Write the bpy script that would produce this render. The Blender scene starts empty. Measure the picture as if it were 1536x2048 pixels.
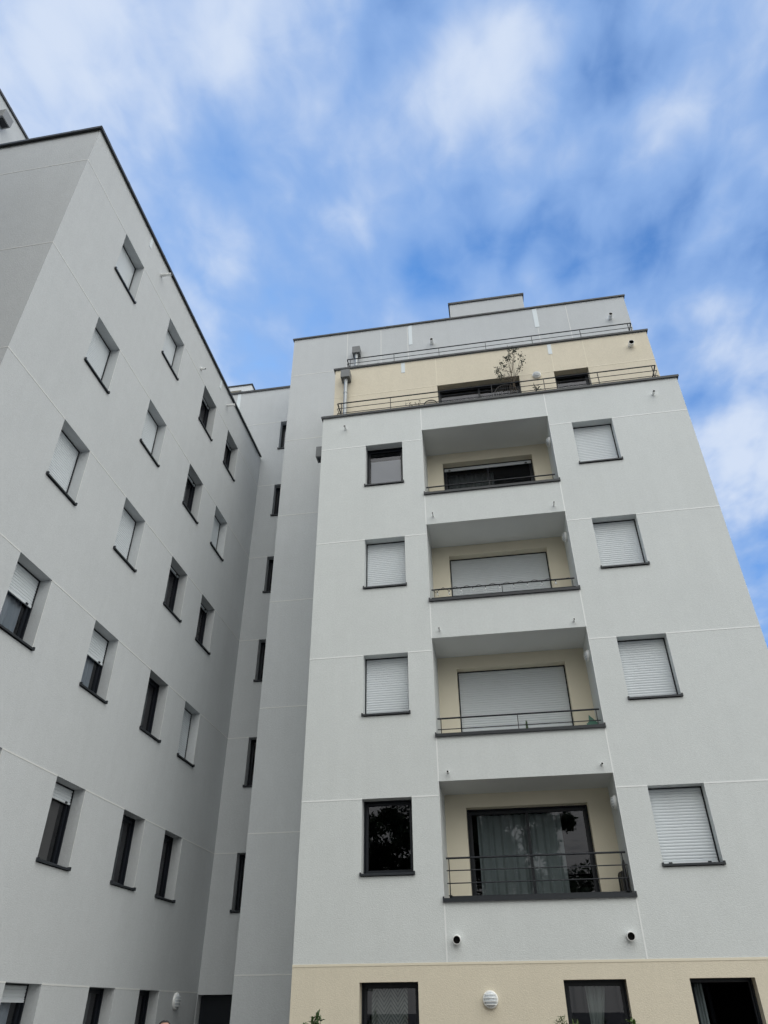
import bpy, bmesh, math, random
from mathutils import Vector, Matrix, noise as mnoise
R = math.radians
S = bpy.context.scene
COL = S.collection
rnd = random.Random(7)

# ------------------------------------------------------------------ camera
CAM = Vector((4.2985, -13.8021, -0.6564))
cam_d = bpy.data.cameras.new('camera'); cam = bpy.data.objects.new('camera', cam_d); COL.objects.link(cam)
cam_d.sensor_fit = 'HORIZONTAL'; cam_d.sensor_width = 36; cam_d.lens = 36*1434.537/1536
cam_d.clip_start = 0.05; cam_d.clip_end = 3000
r_, u_, f_ = Vector((0.98635, 0.16454, -0.00622)), Vector((0.09915, -0.56334, 0.82026)), Vector((-0.13146, 0.80968, 0.57196))
m = Matrix.Identity(4)
for i in range(3):
    m[i][0], m[i][1], m[i][2], m[i][3] = r_[i], u_[i], -f_[i], CAM[i]
cam.matrix_world = m
S.camera = cam

# ------------------------------------------------------------------ sky
SUN_EL, SUN_AZ = 34, -38          # behind the left wing, veiled by cloud
W = bpy.data.worlds.new('World'); S.world = W; W.use_nodes = True
nt = W.node_tree; N = nt.nodes; L = nt.links; N.clear()
def wn(t, **k):
    n = N.new(t)
    for a, b in k.items(): setattr(n, a, b)
    return n
def setin(n, i, v):
    if hasattr(v, 'is_output') or isinstance(v, bpy.types.NodeSocket): L.new(v, n.inputs[i])
    else: n.inputs[i].default_value = v
def mth(op, a, b=None, c=None, clamp=False):
    n = wn('ShaderNodeMath', operation=op, use_clamp=clamp); setin(n, 0, a)
    if b is not None: setin(n, 1, b)
    if c is not None: setin(n, 2, c)
    return n.outputs[0]
def mixc(f, a, b):
    n = wn('ShaderNodeMix', data_type='RGBA'); setin(n, 0, f); setin(n, 6, a); setin(n, 7, b); return n.outputs[2]
def ramp(x, a, b):
    n = wn('ShaderNodeMapRange', interpolation_type='SMOOTHSTEP'); setin(n, 0, x); n.inputs[1].default_value = a; n.inputs[2].default_value = b; return n.outputs[0]
tc = wn('ShaderNodeTexCoord'); sep = wn('ShaderNodeSeparateXYZ'); L.new(tc.outputs['Generated'], sep.inputs[0])
dx, dy, dz = sep.outputs
zz = mth('MAXIMUM', dz, 0.06)
px_, py_ = mth('DIVIDE', dx, zz), mth('DIVIDE', dy, zz)
comb = wn('ShaderNodeCombineXYZ'); L.new(px_, comb.inputs[0]); L.new(py_, comb.inputs[1])
def wnoise(scale, sx, sy, rot=0, detail=4, rough=.5, dist=0., off=0):
    mp = wn('ShaderNodeMapping'); L.new(comb.outputs[0], mp.inputs[0]); mp.inputs['Scale'].default_value = (sx, sy, 1); mp.inputs['Rotation'].default_value = (0, 0, rot); mp.inputs['Location'].default_value = (off, off*.7, 0)
    n = wn('ShaderNodeTexNoise', noise_dimensions='2D'); L.new(mp.outputs[0], n.inputs['Vector'])
    n.inputs['Scale'].default_value = scale; n.inputs['Detail'].default_value = detail; n.inputs['Roughness'].default_value = rough; n.inputs['Distortion'].default_value = dist
    return n.outputs[0]
n1 = wnoise(3.4, 1.25, .8, R(8), 2, .45, .15, 3.1)
n2 = wnoise(8.5, 1.2, .75, R(6), 3, .45, .15, 9.4)
n3 = wnoise(17, 1, .9, 0, 6, .6, .35, 5.2)
# broad cloud banks and clear gaps of this afternoon's sky: x, y on the cloud plane, radius, weight
BANKS = [(.07,.44,.085,.42),(-.47,.33,.22,.28),(-.22,.33,.16,.28),(-.34,.80,.09,.22),(.30,.58,.09,.24),(.62,1.30,.26,.40),(-.08,.52,.09,.16),(.38,.44,.10,.12),(-.12,.66,.06,.14),(-.42,.66,.10,.18),(.10,.82,.07,.08),(-.6,.55,.2,.1),(.42,.90,.06,.20),(.52,1.02,.08,.22),
         (-.05,.77,.07,-.30),(-.25,.76,.07,-.24),(.31,.79,.08,-.17),(.25,.48,.05,-.22),(-.27,.55,.10,-.09),(.07,.71,.05,-.20),(.18,.78,.07,-.18),(-.33,.50,.08,-.12),(.02,.60,.05,-.08),(.34,.95,.05,-.22),(.47,1.14,.05,-.26)]
acc = mth('ADD', mth('MULTIPLY', n1, .42), mth('MULTIPLY', n2, .62))
for bx_, by_, br_, bw_ in BANKS:
    ax = mth('SUBTRACT', px_, bx_); ay = mth('SUBTRACT', py_, by_)
    d2 = mth('ADD', mth('MULTIPLY', ax, ax), mth('MULTIPLY', ay, ay))
    g = mth('EXPONENT', mth('MULTIPLY', d2, -1/(br_*br_)))
    acc = mth('MULTIPLY_ADD', g, bw_, acc)
back = ramp(mth('SUBTRACT', dy, mth('MULTIPLY', dx, .9)), .0, -.38)                                   # unseen sky behind and to the right, given bright cloud to light the walls
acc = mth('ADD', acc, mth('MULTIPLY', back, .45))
acc = mth('MULTIPLY_ADD', mth('SUBTRACT', n3, .5), .20, acc)
veil = ramp(acc, .09, .59)
thick = ramp(acc, .50, 1.0)
sky = wn('ShaderNodeTexSky', sky_type='NISHITA'); sky.sun_disc = False
sky.sun_elevation = R(SUN_EL); sky.sun_rotation = R(SUN_AZ); sky.air_density = 1.0; sky.dust_density = .6; sky.ozone_density = 2.2
tint = wn('ShaderNodeMix', data_type='RGBA', blend_type='MULTIPLY'); tint.inputs[0].default_value = 1; L.new(sky.outputs[0], tint.inputs[6]); tint.inputs[7].default_value = (.47, 1.07, 1.66, 1)
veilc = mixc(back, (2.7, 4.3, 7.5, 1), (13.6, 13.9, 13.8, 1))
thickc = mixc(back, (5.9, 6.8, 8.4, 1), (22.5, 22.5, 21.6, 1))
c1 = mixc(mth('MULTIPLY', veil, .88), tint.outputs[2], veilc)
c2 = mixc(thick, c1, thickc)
# an overcast sky is about three times brighter overhead than at the horizon
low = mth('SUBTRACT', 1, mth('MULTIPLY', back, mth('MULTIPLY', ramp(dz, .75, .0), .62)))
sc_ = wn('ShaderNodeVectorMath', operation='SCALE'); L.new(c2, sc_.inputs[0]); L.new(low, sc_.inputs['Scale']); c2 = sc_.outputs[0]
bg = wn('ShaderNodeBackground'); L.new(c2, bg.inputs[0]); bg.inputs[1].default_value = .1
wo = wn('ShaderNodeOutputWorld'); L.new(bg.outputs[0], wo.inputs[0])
W.cycles.sampling_method = 'MANUAL'; W.cycles.sample_map_resolution = 512

sd = bpy.data.lights.new('sun', 'SUN'); sun = bpy.data.objects.new('sun', sd); COL.objects.link(sun)
sd.energy = 1.0; sd.angle = R(12); sd.color = (1, .95, .88)
az = R(SUN_AZ)
sv = Vector((math.sin(az)*math.cos(R(SUN_EL)), math.cos(az)*math.cos(R(SUN_EL)), math.sin(R(SUN_EL))))
sun.rotation_euler = sv.to_track_quat('Z', 'Y').to_euler(); sun.location = (-20, 30, 40)
S.view_settings.view_transform = 'Standard'; S.view_settings.look = 'None'; S.view_settings.exposure = .13; S.view_settings.gamma = 1
S.cycles.max_bounces = 8; S.cycles.diffuse_bounces = 4; S.cycles.transparent_max_bounces = 12; S.cycles.caustics_reflective = False; S.cycles.caustics_refractive = False

# ------------------------------------------------------------------ materials
MATS = {}
def mat(name, col, rough=.8, metal=0, spec=.5, bump=None, vary=None, alpha=None):
    """bump=(scale, strength, distance); vary=(scale, amount) mottles the paint itself"""
    if name in MATS: return MATS[name]
    M = bpy.data.materials.new(name); M.use_nodes = True; t = M.node_tree; b = t.nodes['Principled BSDF']
    b.inputs['Base Color'].default_value = (*col, 1); b.inputs['Roughness'].default_value = rough; b.inputs['Metallic'].default_value = metal
    b.inputs['Specular IOR Level'].default_value = spec
    g = t.nodes.new('ShaderNodeNewGeometry')
    if vary:
        last = None
        for k, (sc, am, *zs_) in enumerate(vary):
            n = t.nodes.new('ShaderNodeTexNoise'); n.inputs['Scale'].default_value = sc; n.inputs['Detail'].default_value = 4
            if zs_:
                mp_ = t.nodes.new('ShaderNodeMapping'); mp_.inputs['Scale'].default_value = (1, 1, zs_[0]); t.links.new(g.outputs['Position'], mp_.inputs[0]); t.links.new(mp_.outputs[0], n.inputs['Vector'])
            else: t.links.new(g.outputs['Position'], n.inputs['Vector'])
            mr = t.nodes.new('ShaderNodeMapRange'); mr.inputs[1].default_value = .25; mr.inputs[2].default_value = .75; mr.inputs[3].default_value = 1-am; mr.inputs[4].default_value = 1+am; t.links.new(n.outputs[0], mr.inputs[0])
            mx = t.nodes.new('ShaderNodeMix'); mx.data_type = 'RGBA'; mx.blend_type = 'MULTIPLY'; mx.inputs[0].default_value = 1
            if last is None: mx.inputs[6].default_value = (*col, 1)
            else: t.links.new(last, mx.inputs[6])
            cc = t.nodes.new('ShaderNodeCombineColor')
            for q in range(3): t.links.new(mr.outputs[0], cc.inputs[q])
            t.links.new(cc.outputs[0], mx.inputs[7]); last = mx.outputs[2]
        t.links.new(last, b.inputs['Base Color'])
    if bump:
        n = t.nodes.new('ShaderNodeTexNoise'); n.inputs['Scale'].default_value = bump[0]; n.inputs['Detail'].default_value = 3; t.links.new(g.outputs['Position'], n.inputs['Vector'])
        bp = t.nodes.new('ShaderNodeBump'); bp.inputs['Strength'].default_value = bump[1]; bp.inputs['Distance'].default_value = bump[2]; t.links.new(n.outputs[0], bp.inputs['Height']); t.links.new(bp.outputs[0], b.inputs['Normal'])
    MATS[name] = M; return M
STUC = dict(rough=.95, spec=.15, bump=(52, .6, .0075))
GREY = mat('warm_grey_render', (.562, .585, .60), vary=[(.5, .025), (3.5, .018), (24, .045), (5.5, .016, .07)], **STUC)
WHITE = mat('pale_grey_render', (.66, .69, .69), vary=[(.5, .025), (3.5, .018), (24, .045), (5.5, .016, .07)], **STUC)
BEIGE = mat('beige_render', (.72, .66, .535), vary=[(.5, .025), (3.5, .018), (24, .045), (5.5, .016, .07)], **STUC)
BEIGE_S = mat('smooth_beige_render', (.78, .725, .59), rough=.95, spec=.15, vary=[(1.5, .015)], bump=(40, .3, .006))
GREY_S = mat('smooth_grey_render', (.62, .65, .64), rough=.95, spec=.15, vary=[(1.5, .015)], bump=(40, .3, .006))
CEIL = mat('soffit_paint', (.77, .79, .79), rough=.95, spec=.1, vary=[(2, .02)])
JOINT = mat('joint_profile_white', (.82, .84, .84), rough=.6)
JOINTG = mat('joint_profile_grey', (.70, .71, .70), rough=.7)
JOINTB = mat('joint_profile_cream', (.78, .72, .58), rough=.6)
COPE = mat('coping_metal', (.030, .034, .038), rough=.5, spec=.5, vary=[(1.2, .06)])
DARK = mat('anthracite_aluminium', (.011, .014, .020), rough=.4, spec=.35)
SILL = mat('sill_aluminium', (.022, .026, .032), rough=.42, spec=.4)
SHUT = mat('shutter_lacquer', (.68, .725, .76), rough=.45, spec=.4, vary=[(2.2, .02)])
STRIP = mat('patch_sealant', (.70, .76, .79), rough=.6)
PVC = mat('white_plastic', (.86, .87, .86), rough=.4)
PIPEIN = mat('pipe_inside', (.02, .02, .02), rough=.9)
ZINC = mat('zinc', (.36, .38, .39), rough=.48, metal=.6, vary=[(7, .12)])
ZBOX = mat('hopper_lacquer', (.15, .158, .163), rough=.5, vary=[(4, .08)])
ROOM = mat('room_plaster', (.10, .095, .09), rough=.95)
SLAB = mat('concrete', (.33, .33, .32), rough=.95, vary=[(2, .1)])
CURT = mat('sheer_curtain', (.42, .46, .48), rough=.9)
CURT2 = mat('blue_grey_curtain', (.66, .71, .84), rough=.9)
SHEEN_BLIND = mat('lilac_sheen_blind', (.82, .80, .90), rough=.9)  # blind colour, also the painted sky sheen of one pane
LEAFD = mat('dark_leaf', (.028, .042, .022), rough=.55, vary=[(9, .35)])
LEAFG = mat('laurel_leaf', (.055, .105, .032), rough=.4, vary=[(9, .3)])
BARK = mat('bark', (.09, .07, .05), rough=.95, vary=[(20, .3)], bump=(30, .6, .01))
GREENP = mat('green_lacquer', (.05, .18, .13), rough=.4)
BLACKP = mat('black_plastic', (.012, .013, .016), rough=.45)
WICKER = mat('dark_wicker', (.03, .028, .026), rough=.7)
SKIN = mat('skin', (.42, .24, .17), rough=.55, vary=[(12, .06)])
HAIR = mat('dark_hair', (.018, .013, .011), rough=.6)
CLOTH = mat('navy_cotton', (.03, .04, .07), rough=.9, vary=[(18, .1)])
DENIM = mat('denim', (.06, .08, .13), rough=.9, vary=[(25, .15)])
SHOE = mat('shoe_leather', (.05, .045, .04), rough=.6)
POT = mat('terracotta', (.30, .13, .07), rough=.9)

def glass_mat():
    M = bpy.data.materials.new('window_glass'); M.use_nodes = True; t = M.node_tree; t.nodes.clear()
    o = t.nodes.new('ShaderNodeOutputMaterial'); mx = t.nodes.new('ShaderNodeMixShader'); tr = t.nodes.new('ShaderNodeBsdfTransparent'); gl = t.nodes.new('ShaderNodeBsdfGlossy')
    fr = t.nodes.new('ShaderNodeFresnel'); fr.inputs[0].default_value = 1.5
    ma = t.nodes.new('ShaderNodeMath'); ma.operation = 'MULTIPLY_ADD'; ma.use_clamp = True; ma.inputs[1].default_value = 1.05; ma.inputs[2].default_value = .01
    tr.inputs[0].default_value = (.70, .74, .74, 1); gl.inputs[0].default_value = (.92, .93, 1, 1); gl.inputs['Roughness'].default_value = 0
    t.links.new(fr.outputs[0], ma.inputs[0]); t.links.new(ma.outputs[0], mx.inputs[0]); t.links.new(tr.outputs[0], mx.inputs[1]); t.links.new(gl.outputs[0], mx.inputs[2]); t.links.new(mx.outputs[0], o.inputs[0])
    return M
GLASS = glass_mat()
BULB = bpy.data.materials.new('bulb_glass'); BULB.use_nodes = True
_b = BULB.node_tree.nodes['Principled BSDF']; _b.inputs['Base Color'].default_value = (.8, .85, .85, 1); _b.inputs['Roughness'].default_value = .05; _b.inputs['Alpha'].default_value = .35; _b.inputs['Specular IOR Level'].default_value = 1
OPAL = mat('opal_diffuser', (.62, .66, .70), rough=.25, spec=.6)

# ------------------------------------------------------------------ mesh helpers
class MB:
    def __init__(s): s.v = []; s.f = []; s.m = []; s.mats = []
    def mi(s, M):
        if M not in s.mats: s.mats.append(M)
        return s.mats.index(M)
    def quad(s, pts, M):
        n = len(s.v); s.v += [tuple(p) for p in pts]; s.f.append(tuple(range(n, n+len(pts)))); s.m.append(s.mi(M))
    def box(s, a, b, M, rot=None, at=None):
        x0, y0, z0 = a; x1, y1, z1 = b
        P = [(x0,y0,z0),(x1,y0,z0),(x1,y1,z0),(x0,y1,z0),(x0,y0,z1),(x1,y0,z1),(x1,y1,z1),(x0,y1,z1)]
        if rot is not None:
            o = Vector(at or (0,0,0)); P = [tuple(rot @ (Vector(p)-o) + o) for p in P]
        n = len(s.v); s.v += P; k = s.mi(M)
        for q in ((0,3,2,1),(4,5,6,7),(0,1,5,4),(1,2,6,5),(2,3,7,6),(3,0,4,7)):
            s.f.append(tuple(n+i for i in q)); s.m.append(k)
    def tube(s, p0, p1, r0, M, r1=None, seg=10, cap=True):
        p0, p1 = Vector(p0), Vector(p1); r1 = r0 if r1 is None else r1
        d = (p1-p0).normalized(); a = d.orthogonal().normalized(); b = d.cross(a)
        n = len(s.v); k = s.mi(M)
        for p, r in ((p0, r0), (p1, r1)):
            for i in range(seg):
                t = 2*math.pi*i/seg; s.v.append(tuple(p + a*(r*math.cos(t)) + b*(r*math.sin(t))))
        for i in range(seg):
            j = (i+1) % seg; s.f.append((n+i, n+j, n+seg+j, n+seg+i)); s.m.append(k)
        if cap:
            s.f.append(tuple(n+i for i in range(seg))[::-1]); s.m.append(k); s.f.append(tuple(n+seg+i for i in range(seg))); s.m.append(k)
    def path(s, pts, r, M, seg=8):
        for a, b in zip(pts, pts[1:]): s.tube(a, b, r, M, seg=seg)
    def lathe(s, prof, M, seg=24, axis='z', o=(0,0,0)):
        """prof: (radius, height) pairs; axis 'y-' points out of a wall that faces -y"""
        n = len(s.v); k = s.mi(M); o = Vector(o)
        for r, h in prof:
            for i in range(seg):
                t = 2*math.pi*i/seg; c, q = r*math.cos(t), r*math.sin(t)
                p = {'z': (c, q, h), 'y-': (c, -h, q), 'x+': (h, c, q), 'x-': (-h, c, q)}[axis]
                s.v.append(tuple(o+Vector(p)))
        for j in range(len(prof)-1):
            for i in range(seg):
                i2 = (i+1) % seg; s.f.append((n+j*seg+i, n+j*seg+i2, n+(j+1)*seg+i2, n+(j+1)*seg+i)); s.m.append(k)
    def mesh(s, name, smooth=False, fix=True):
        me = bpy.data.meshes.new(name); me.from_pydata(s.v, [], s.f)
        for M in s.mats: me.materials.append(M)
        me.polygons.foreach_set('material_index', s.m)
        if fix:
            bm = bmesh.new(); bm.from_mesh(me); bmesh.ops.recalc_face_normals(bm, faces=bm.faces[:]); bm.to_mesh(me); bm.free()
        if smooth: me.polygons.foreach_set('use_smooth', [True]*len(me.polygons))
        me.update(); return me
    def obj(s, name, parent=None, smooth=False, loc=None, rotz=None, fix=True):
        o = bpy.data.objects.new(name, s.mesh(name, smooth, fix)); COL.objects.link(o)
        if parent: o.parent = parent
        if loc is not None: o.location = loc
        if rotz is not None: o.rotation_euler = (0, 0, rotz)
        return o
def thing(name, label, cat, loc=(0,0,0), rotz=0, group=None):
    o = bpy.data.objects.new(name, None); COL.objects.link(o); o.location = loc; o.rotation_euler = (0,0,rotz)
    o.empty_display_size = .2
    o['label'] = label; o['category'] = cat
    if group: o['group'] = group
    return o
def link_mesh(name, me, parent, loc=(0,0,0), rotz=0):
    o = bpy.data.objects.new(name, me); COL.objects.link(o); o.parent = parent; o.location = loc; o.rotation_euler = (0,0,rotz); return o
def tag(o, label, cat, group=None):
    o['label'] = label; o['category'] = cat
    if group: o['group'] = group
    return o

def bevel_obj(o, w, seg=2, ang=40):
    md = o.modifiers.new('edge', 'BEVEL'); md.width = w; md.segments = seg; md.limit_method = 'ANGLE'; md.angle_limit = R(ang); return o

# wall sheet with real openings.  A wall is written in (u, d, z): u along it, d into the building.
def fr_right(y0): return lambda u, d, z: (u, y0+d, z)               # faces -y
def fr_left(x0): return lambda u, d, z: (x0-d, u, z)                # faces +x
def fr_west(x0): return lambda u, d, z: (x0+d, u, z)                # faces -x
def wall(name, parent, fr, u0, u1, z0, z1, holes, M, th=.35, reveal=None, bands=(), soffit=None):
    """holes: (u0,u1,z0,z1); bands: [(z, material above)] splits the wall colour at z"""
    us = sorted({u0, u1, *[h[0] for h in holes], *[h[1] for h in holes]}); us = [u for u in us if u0 <= u <= u1]
    zs = sorted({z0, z1, *[h[2] for h in holes], *[h[3] for h in holes], *[b[0] for b in bands]}); zs = [z for z in zs if z0 <= z <= z1]
    def mt(z):
        r = M
        for bz, bm_ in bands:
            if z > bz: r = bm_
        return r
    mb = MB(); q = lambda u, d, z: fr(u, d, z)
    inh = lambda u, z: any(h[0] < u < h[1] and h[2] < z < h[3] for h in holes)
    for i in range(len(us)-1):
        for j in range(len(zs)-1):
            a, b, c, d = us[i], us[i+1], zs[j], zs[j+1]
            if inh((a+b)/2, (c+d)/2): continue
            mm = mt((c+d)/2)
            mb.quad([q(a,0,c), q(b,0,c), q(b,0,d), q(a,0,d)], mm)
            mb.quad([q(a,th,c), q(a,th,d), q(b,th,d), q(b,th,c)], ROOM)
    for a, b, c, d in holes:
        mm = reveal or mt((c+d)/2)
        mb.quad([q(a,0,c), q(a,0,d), q(a,th,d), q(a,th,c)], mm); mb.quad([q(b,0,c), q(b,th,c), q(b,th,d), q(b,0,d)], mm)
        mb.quad([q(a,0,d), q(b,0,d), q(b,th,d), q(a,th,d)], mm); mb.quad([q(a,0,c), q(a,th,c), q(b,th,c), q(b,0,c)], mm)
    return mb.obj(name, parent, fix=False)

# ------------------------------------------------------------------ window parts, in (x along wall, y inwards, z up), origin at the opening's top left corner
CACHE = {}
def cached(key, fn):
    if key not in CACHE: CACHE[key] = fn()
    return CACHE[key]
def ring(mb, x0, x1, z0, z1, w, ya, yb, M):
    mb.box((x0, ya, z0), (x0+w, yb, z1), M); mb.box((x1-w, ya, z0), (x1, yb, z1), M)
    mb.box((x0+w, ya, z1-w), (x1-w, yb, z1), M); mb.box((x0+w, ya, z0), (x1-w, yb, z0+w), M)
def shutter_mesh(w, h, drop, y=.232, pitch=.05):
    mb = MB(); x0, x1 = .022, w-.022; z = -.018; zb = z-drop
    prof = []
    while z > zb+1e-4:
        p = min(pitch, z-zb)
        for t, dy_ in ((0, .0), (.10, -.0055), (.30, -.0085), (.62, -.0080), (.90, -.0040), (.94, .002), (1.0, .002)):
            prof.append((y+dy_, z-p*t))
        z -= p
    for (ya, za), (yb, zb2) in zip(prof, prof[1:]):
        if abs(za-zb2)+abs(ya-yb) < 1e-6: continue
        mb.quad([(x0, ya, za), (x0, yb, zb2), (x1, yb, zb2), (x1, ya, za)], SHUT)
    mb.box((x0, y-.014, zb-.035), (x1, y+.008, zb+.002), SHUT)           # bottom bar
    mb.box((x0, y+.009, zb-.035), (x1, y+.013, -.018), SHUT)             # back skin
    return mb.mesh('shutter', fix=False)
def frame_mesh(w, h, rails=True, leaves=1):
    mb = MB(); hb = h-.05
    ring(mb, 0, w, -hb, 0, .04, .272, .335, DARK)
    n = leaves; lw = (w-.06)/n
    for i in range(n):
        a = .03+i*lw; b = a+lw
        ya = .252 if i % 2 == 0 else .262
        ring(mb, a+.004-(.03 if i else 0), b-.004+(0 if i == n-1 else .03), -hb+.035, -.035, .052 if n > 1 else .046, ya, ya+.05, DARK)
    if rails:
        mb.box((0, .212, -hb), (.026, .271, 0), DARK); mb.box((w-.026, .212, -hb), (w, .271, 0), DARK)
        mb.box((.026, .212, -.018), (w-.026, .271, 0), DARK)
    return mb.mesh('frame', fix=True)
def pane_mesh(w, h, leaves=1):
    mb = MB(); hb = h-.05; n = leaves; lw = (w-.06)/n
    for i in range(n):
        a = .03+i*lw+.03; b = .03+(i+1)*lw-.03; y = .277 if i % 2 == 0 else .287
        mb.quad([(a, y, -hb+.065), (b, y, -hb+.065), (b, y, -.065), (a, y, -.065)], GLASS)
    return mb.mesh('pane', fix=False)
def sill_mesh(w, h):
    mb = MB()
    zt = -h+.050
    P = [(-.040, zt-.040), (-.040, zt-.010), (-.034, zt-.004), (.271, zt+.012), (.271, zt-.02), (-.032, zt-.030), (-.032, zt-.040)]
    x0, x1 = -.022, w+.022
    for (ya, za), (yb, zb) in zip(P, P[1:]+P[:1]): mb.quad([(x0, ya, za), (x1, ya, za), (x1, yb, zb), (x0, yb, zb)], SILL)
    mb.quad([(x0, a, b) for a, b in P], SILL); mb.quad([(x1, a, b) for a, b in P][::-1], SILL)
    mb.box((-.026, -.043, zt-.042), (.003, .02, zt+.016), SILL); mb.box((w-.003, -.043, zt-.042), (w+.026, .02, zt+.016), SILL)   # end caps
    return mb.mesh('sill', fix=True)
def stop_mesh(w, h, drop):
    mb = MB(); zb = -.018-drop-.035
    for x in (.13, w-.19): mb.box((x, .200, zb+.004), (x+.055, .2175, zb+.03), DARK)
    return mb.mesh('stopper')
def curtain_mesh(x0, x1, z0, z1, M, amp=.02, y=.42, waves=9, gather=0, seed=1):
    mb = MB(); n = waves*8; k = mb.mi(M); rr = random.Random(seed); ph = [rr.uniform(0, 6.28) for _ in range(4)]
    rows = 8
    for j in range(rows+1):
        t = j/rows; z = z1+(z0-z1)*t
        g = 1-gather*math.sin(math.pi*min(1, t*1.05)*.5)
        for i in range(n+1):
            s_ = i/n; x = x0+(x1-x0)*(s_*g+(1-g)*.15)
            yy = y+amp*(math.sin(s_*waves*2*math.pi+ph[0])+.5*math.sin(s_*waves*3.3*math.pi+ph[1])+.15*math.sin(t*5+ph[2]))
            mb.v.append((x, yy, z))
    for j in range(rows):
        for i in range(n):
            a = j*(n+1)+i; mb.f.append((a, a+1, a+n+2, a+n+1)); mb.m.append(k)
    return mb.mesh('curtain', smooth=True, fix=False)

def window(parent, loc, rotz, w, h, shut=0., curtain=None, leaves=1, sill=True, stops=False, rails=True):
    key = (round(w, 3), round(h, 3))
    f = link_mesh('window', cached(('f',)+key+(leaves, rails), lambda: frame_mesh(w, h, rails, leaves)), parent, loc, rotz)
    if shut < .97:
        link_mesh('pane', cached(('p',)+key+(leaves,), lambda: pane_mesh(w, h, leaves)), f)
    if shut > 0:
        drop = (h-.05-.018-.038)*min(shut, 1)
        link_mesh('shutter', cached(('s',)+key+(round(shut, 3),), lambda: shutter_mesh(w, h, drop)), f)
        if stops: link_mesh('shutter_stop', cached(('t',)+key+(round(shut, 3),), lambda: stop_mesh(w, h, drop)), f)
    if sill: link_mesh('sill', cached(('sill',)+key, lambda: sill_mesh(w, h)), f)
    if curtain: link_mesh('curtain', curtain, f)
    return f

G = [-.27, 2.61, 5.48, 8.36, 11.21, 14.07, 16.93]
XL, YF, YI, YT = -3.078, -6.80, 4.797, 2.665
GZ = -2.30
WH = 1.31

# ================================================================== right building
RB = thing('apartment_building', 'pale grey and beige stepped apartment block with four recessed balconies', 'apartment building', (0, 0, GZ))
def P(o):                                       # keep world coordinates while parented to the building's base
    for c in (o if isinstance(o, list) else [o]): c.location = Vector(c.location)-Vector((0, 0, GZ))
    return o
rb = []
W1, W3 = (1.60, 2.535), (6.75, 7.705)
GW = [(1.59, 2.56), (4.87, 5.83), (6.78, 7.74)]
LX0, LX1 = 3.05, 6.205
LT = {2: 2.862, 3: 5.754, 4: 8.619, 5: 11.519}; LS = {2: .875, 3: 3.684, 4: 6.607, 5: 9.468}
holes = []
for g in G[1:5]:
    holes += [(W1[0], W1[1], g-WH, g), (W3[0], W3[1], g-WH, g)]
for a, b in GW: holes.append((a, b, -.255-WH, -.255))
for k in LT: holes.append((LX0, LX1, LS[k], LT[k]))
MX0, MX1, MTOP = .44, 9.48, 12.27
# front sheet is cut so the balconies stay open: their own side walls follow
def front():
    mb = MB(); th = .35
    us = sorted({MX0, MX1, *[h[0] for h in holes], *[h[1] for h in holes]}); zs = sorted({GZ, 0, MTOP, *[h[2] for h in holes], *[h[3] for h in holes]})
    logg = [(LX0, LX1, LS[k], LT[k]) for k in LT]
    for i in range(len(us)-1):
        for j in range(len(zs)-1):
            a, b, c, d = us[i], us[i+1], zs[j], zs[j+1]; um, zm = (a+b)/2, (c+d)/2
            if any(h[0] < um < h[1] and h[2] < zm < h[3] for h in holes): continue
            M = BEIGE if zm < 0 else WHITE
            mb.quad([(a,0,c),(b,0,c),(b,0,d),(a,0,d)], M)
            t2 = .2 if (LX0 < um < LX1 and zm > 0) else th
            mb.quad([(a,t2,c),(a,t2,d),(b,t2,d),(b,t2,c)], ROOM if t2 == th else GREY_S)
    for a, b, c, d in holes:
        if (a, b, c, d) in logg: continue
        M = BEIGE if d < 0 else WHITE
        mb.quad([(a,0,c),(a,0,d),(a,th,d),(a,th,c)], M); mb.quad([(b,0,c),(b,th,c),(b,th,d),(b,0,d)], M)
        mb.quad([(a,0,d),(b,0,d),(b,th,d),(a,th,d)], M); mb.quad([(a,0,c),(a,th,c),(b,th,c),(b,0,c)], M)
    return mb.obj('front_wall', RB, fix=False)
rb.append(front())
# balconies: side walls, ceiling, floor, back wall with door opening
LD = 1.07; DX0, DX1 = 3.46, 5.78
for n_, k in enumerate((2, 3, 4, 5)):
    zt, zf = LT[k], LT[k]-2.56; dt = G[k-1]
    mb = MB(); a, b = LX0, LX1
    mb.quad([(a,0,LS[k]),(a,0,zt),(a,LD,zt),(a,LD,zf)], WHITE); mb.quad([(a,.2,zf),(a,0,LS[k]),(a,LD,zf)], WHITE)
    mb.quad([(b,0,LS[k]),(b,LD,zf),(b,LD,zt),(b,0,zt)], WHITE); mb.quad([(b,.2,zf),(b,LD,zf),(b,0,LS[k])], WHITE)
    mb.quad([(a,0,zt),(b,0,zt),(b,LD,zt),(a,LD,zt)], CEIL)
    mb.quad([(a,.2,zf),(b,.2,zf),(b,LD,zf),(a,LD,zf)], SLAB)
    mb.quad([(a,0,LS[k]),(b,0,LS[k]),(b,.2,LS[k]),(a,.2,LS[k])], GREY_S)
    rb.append(mb.obj('balcony_recess', RB, fix=False))
    rb.append(wall('balcony_back_wall', RB, fr_right(LD), a, b, zf, zt, [(DX0, DX1, zf+.03, dt)], BEIGE_S, th=.33))
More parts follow.
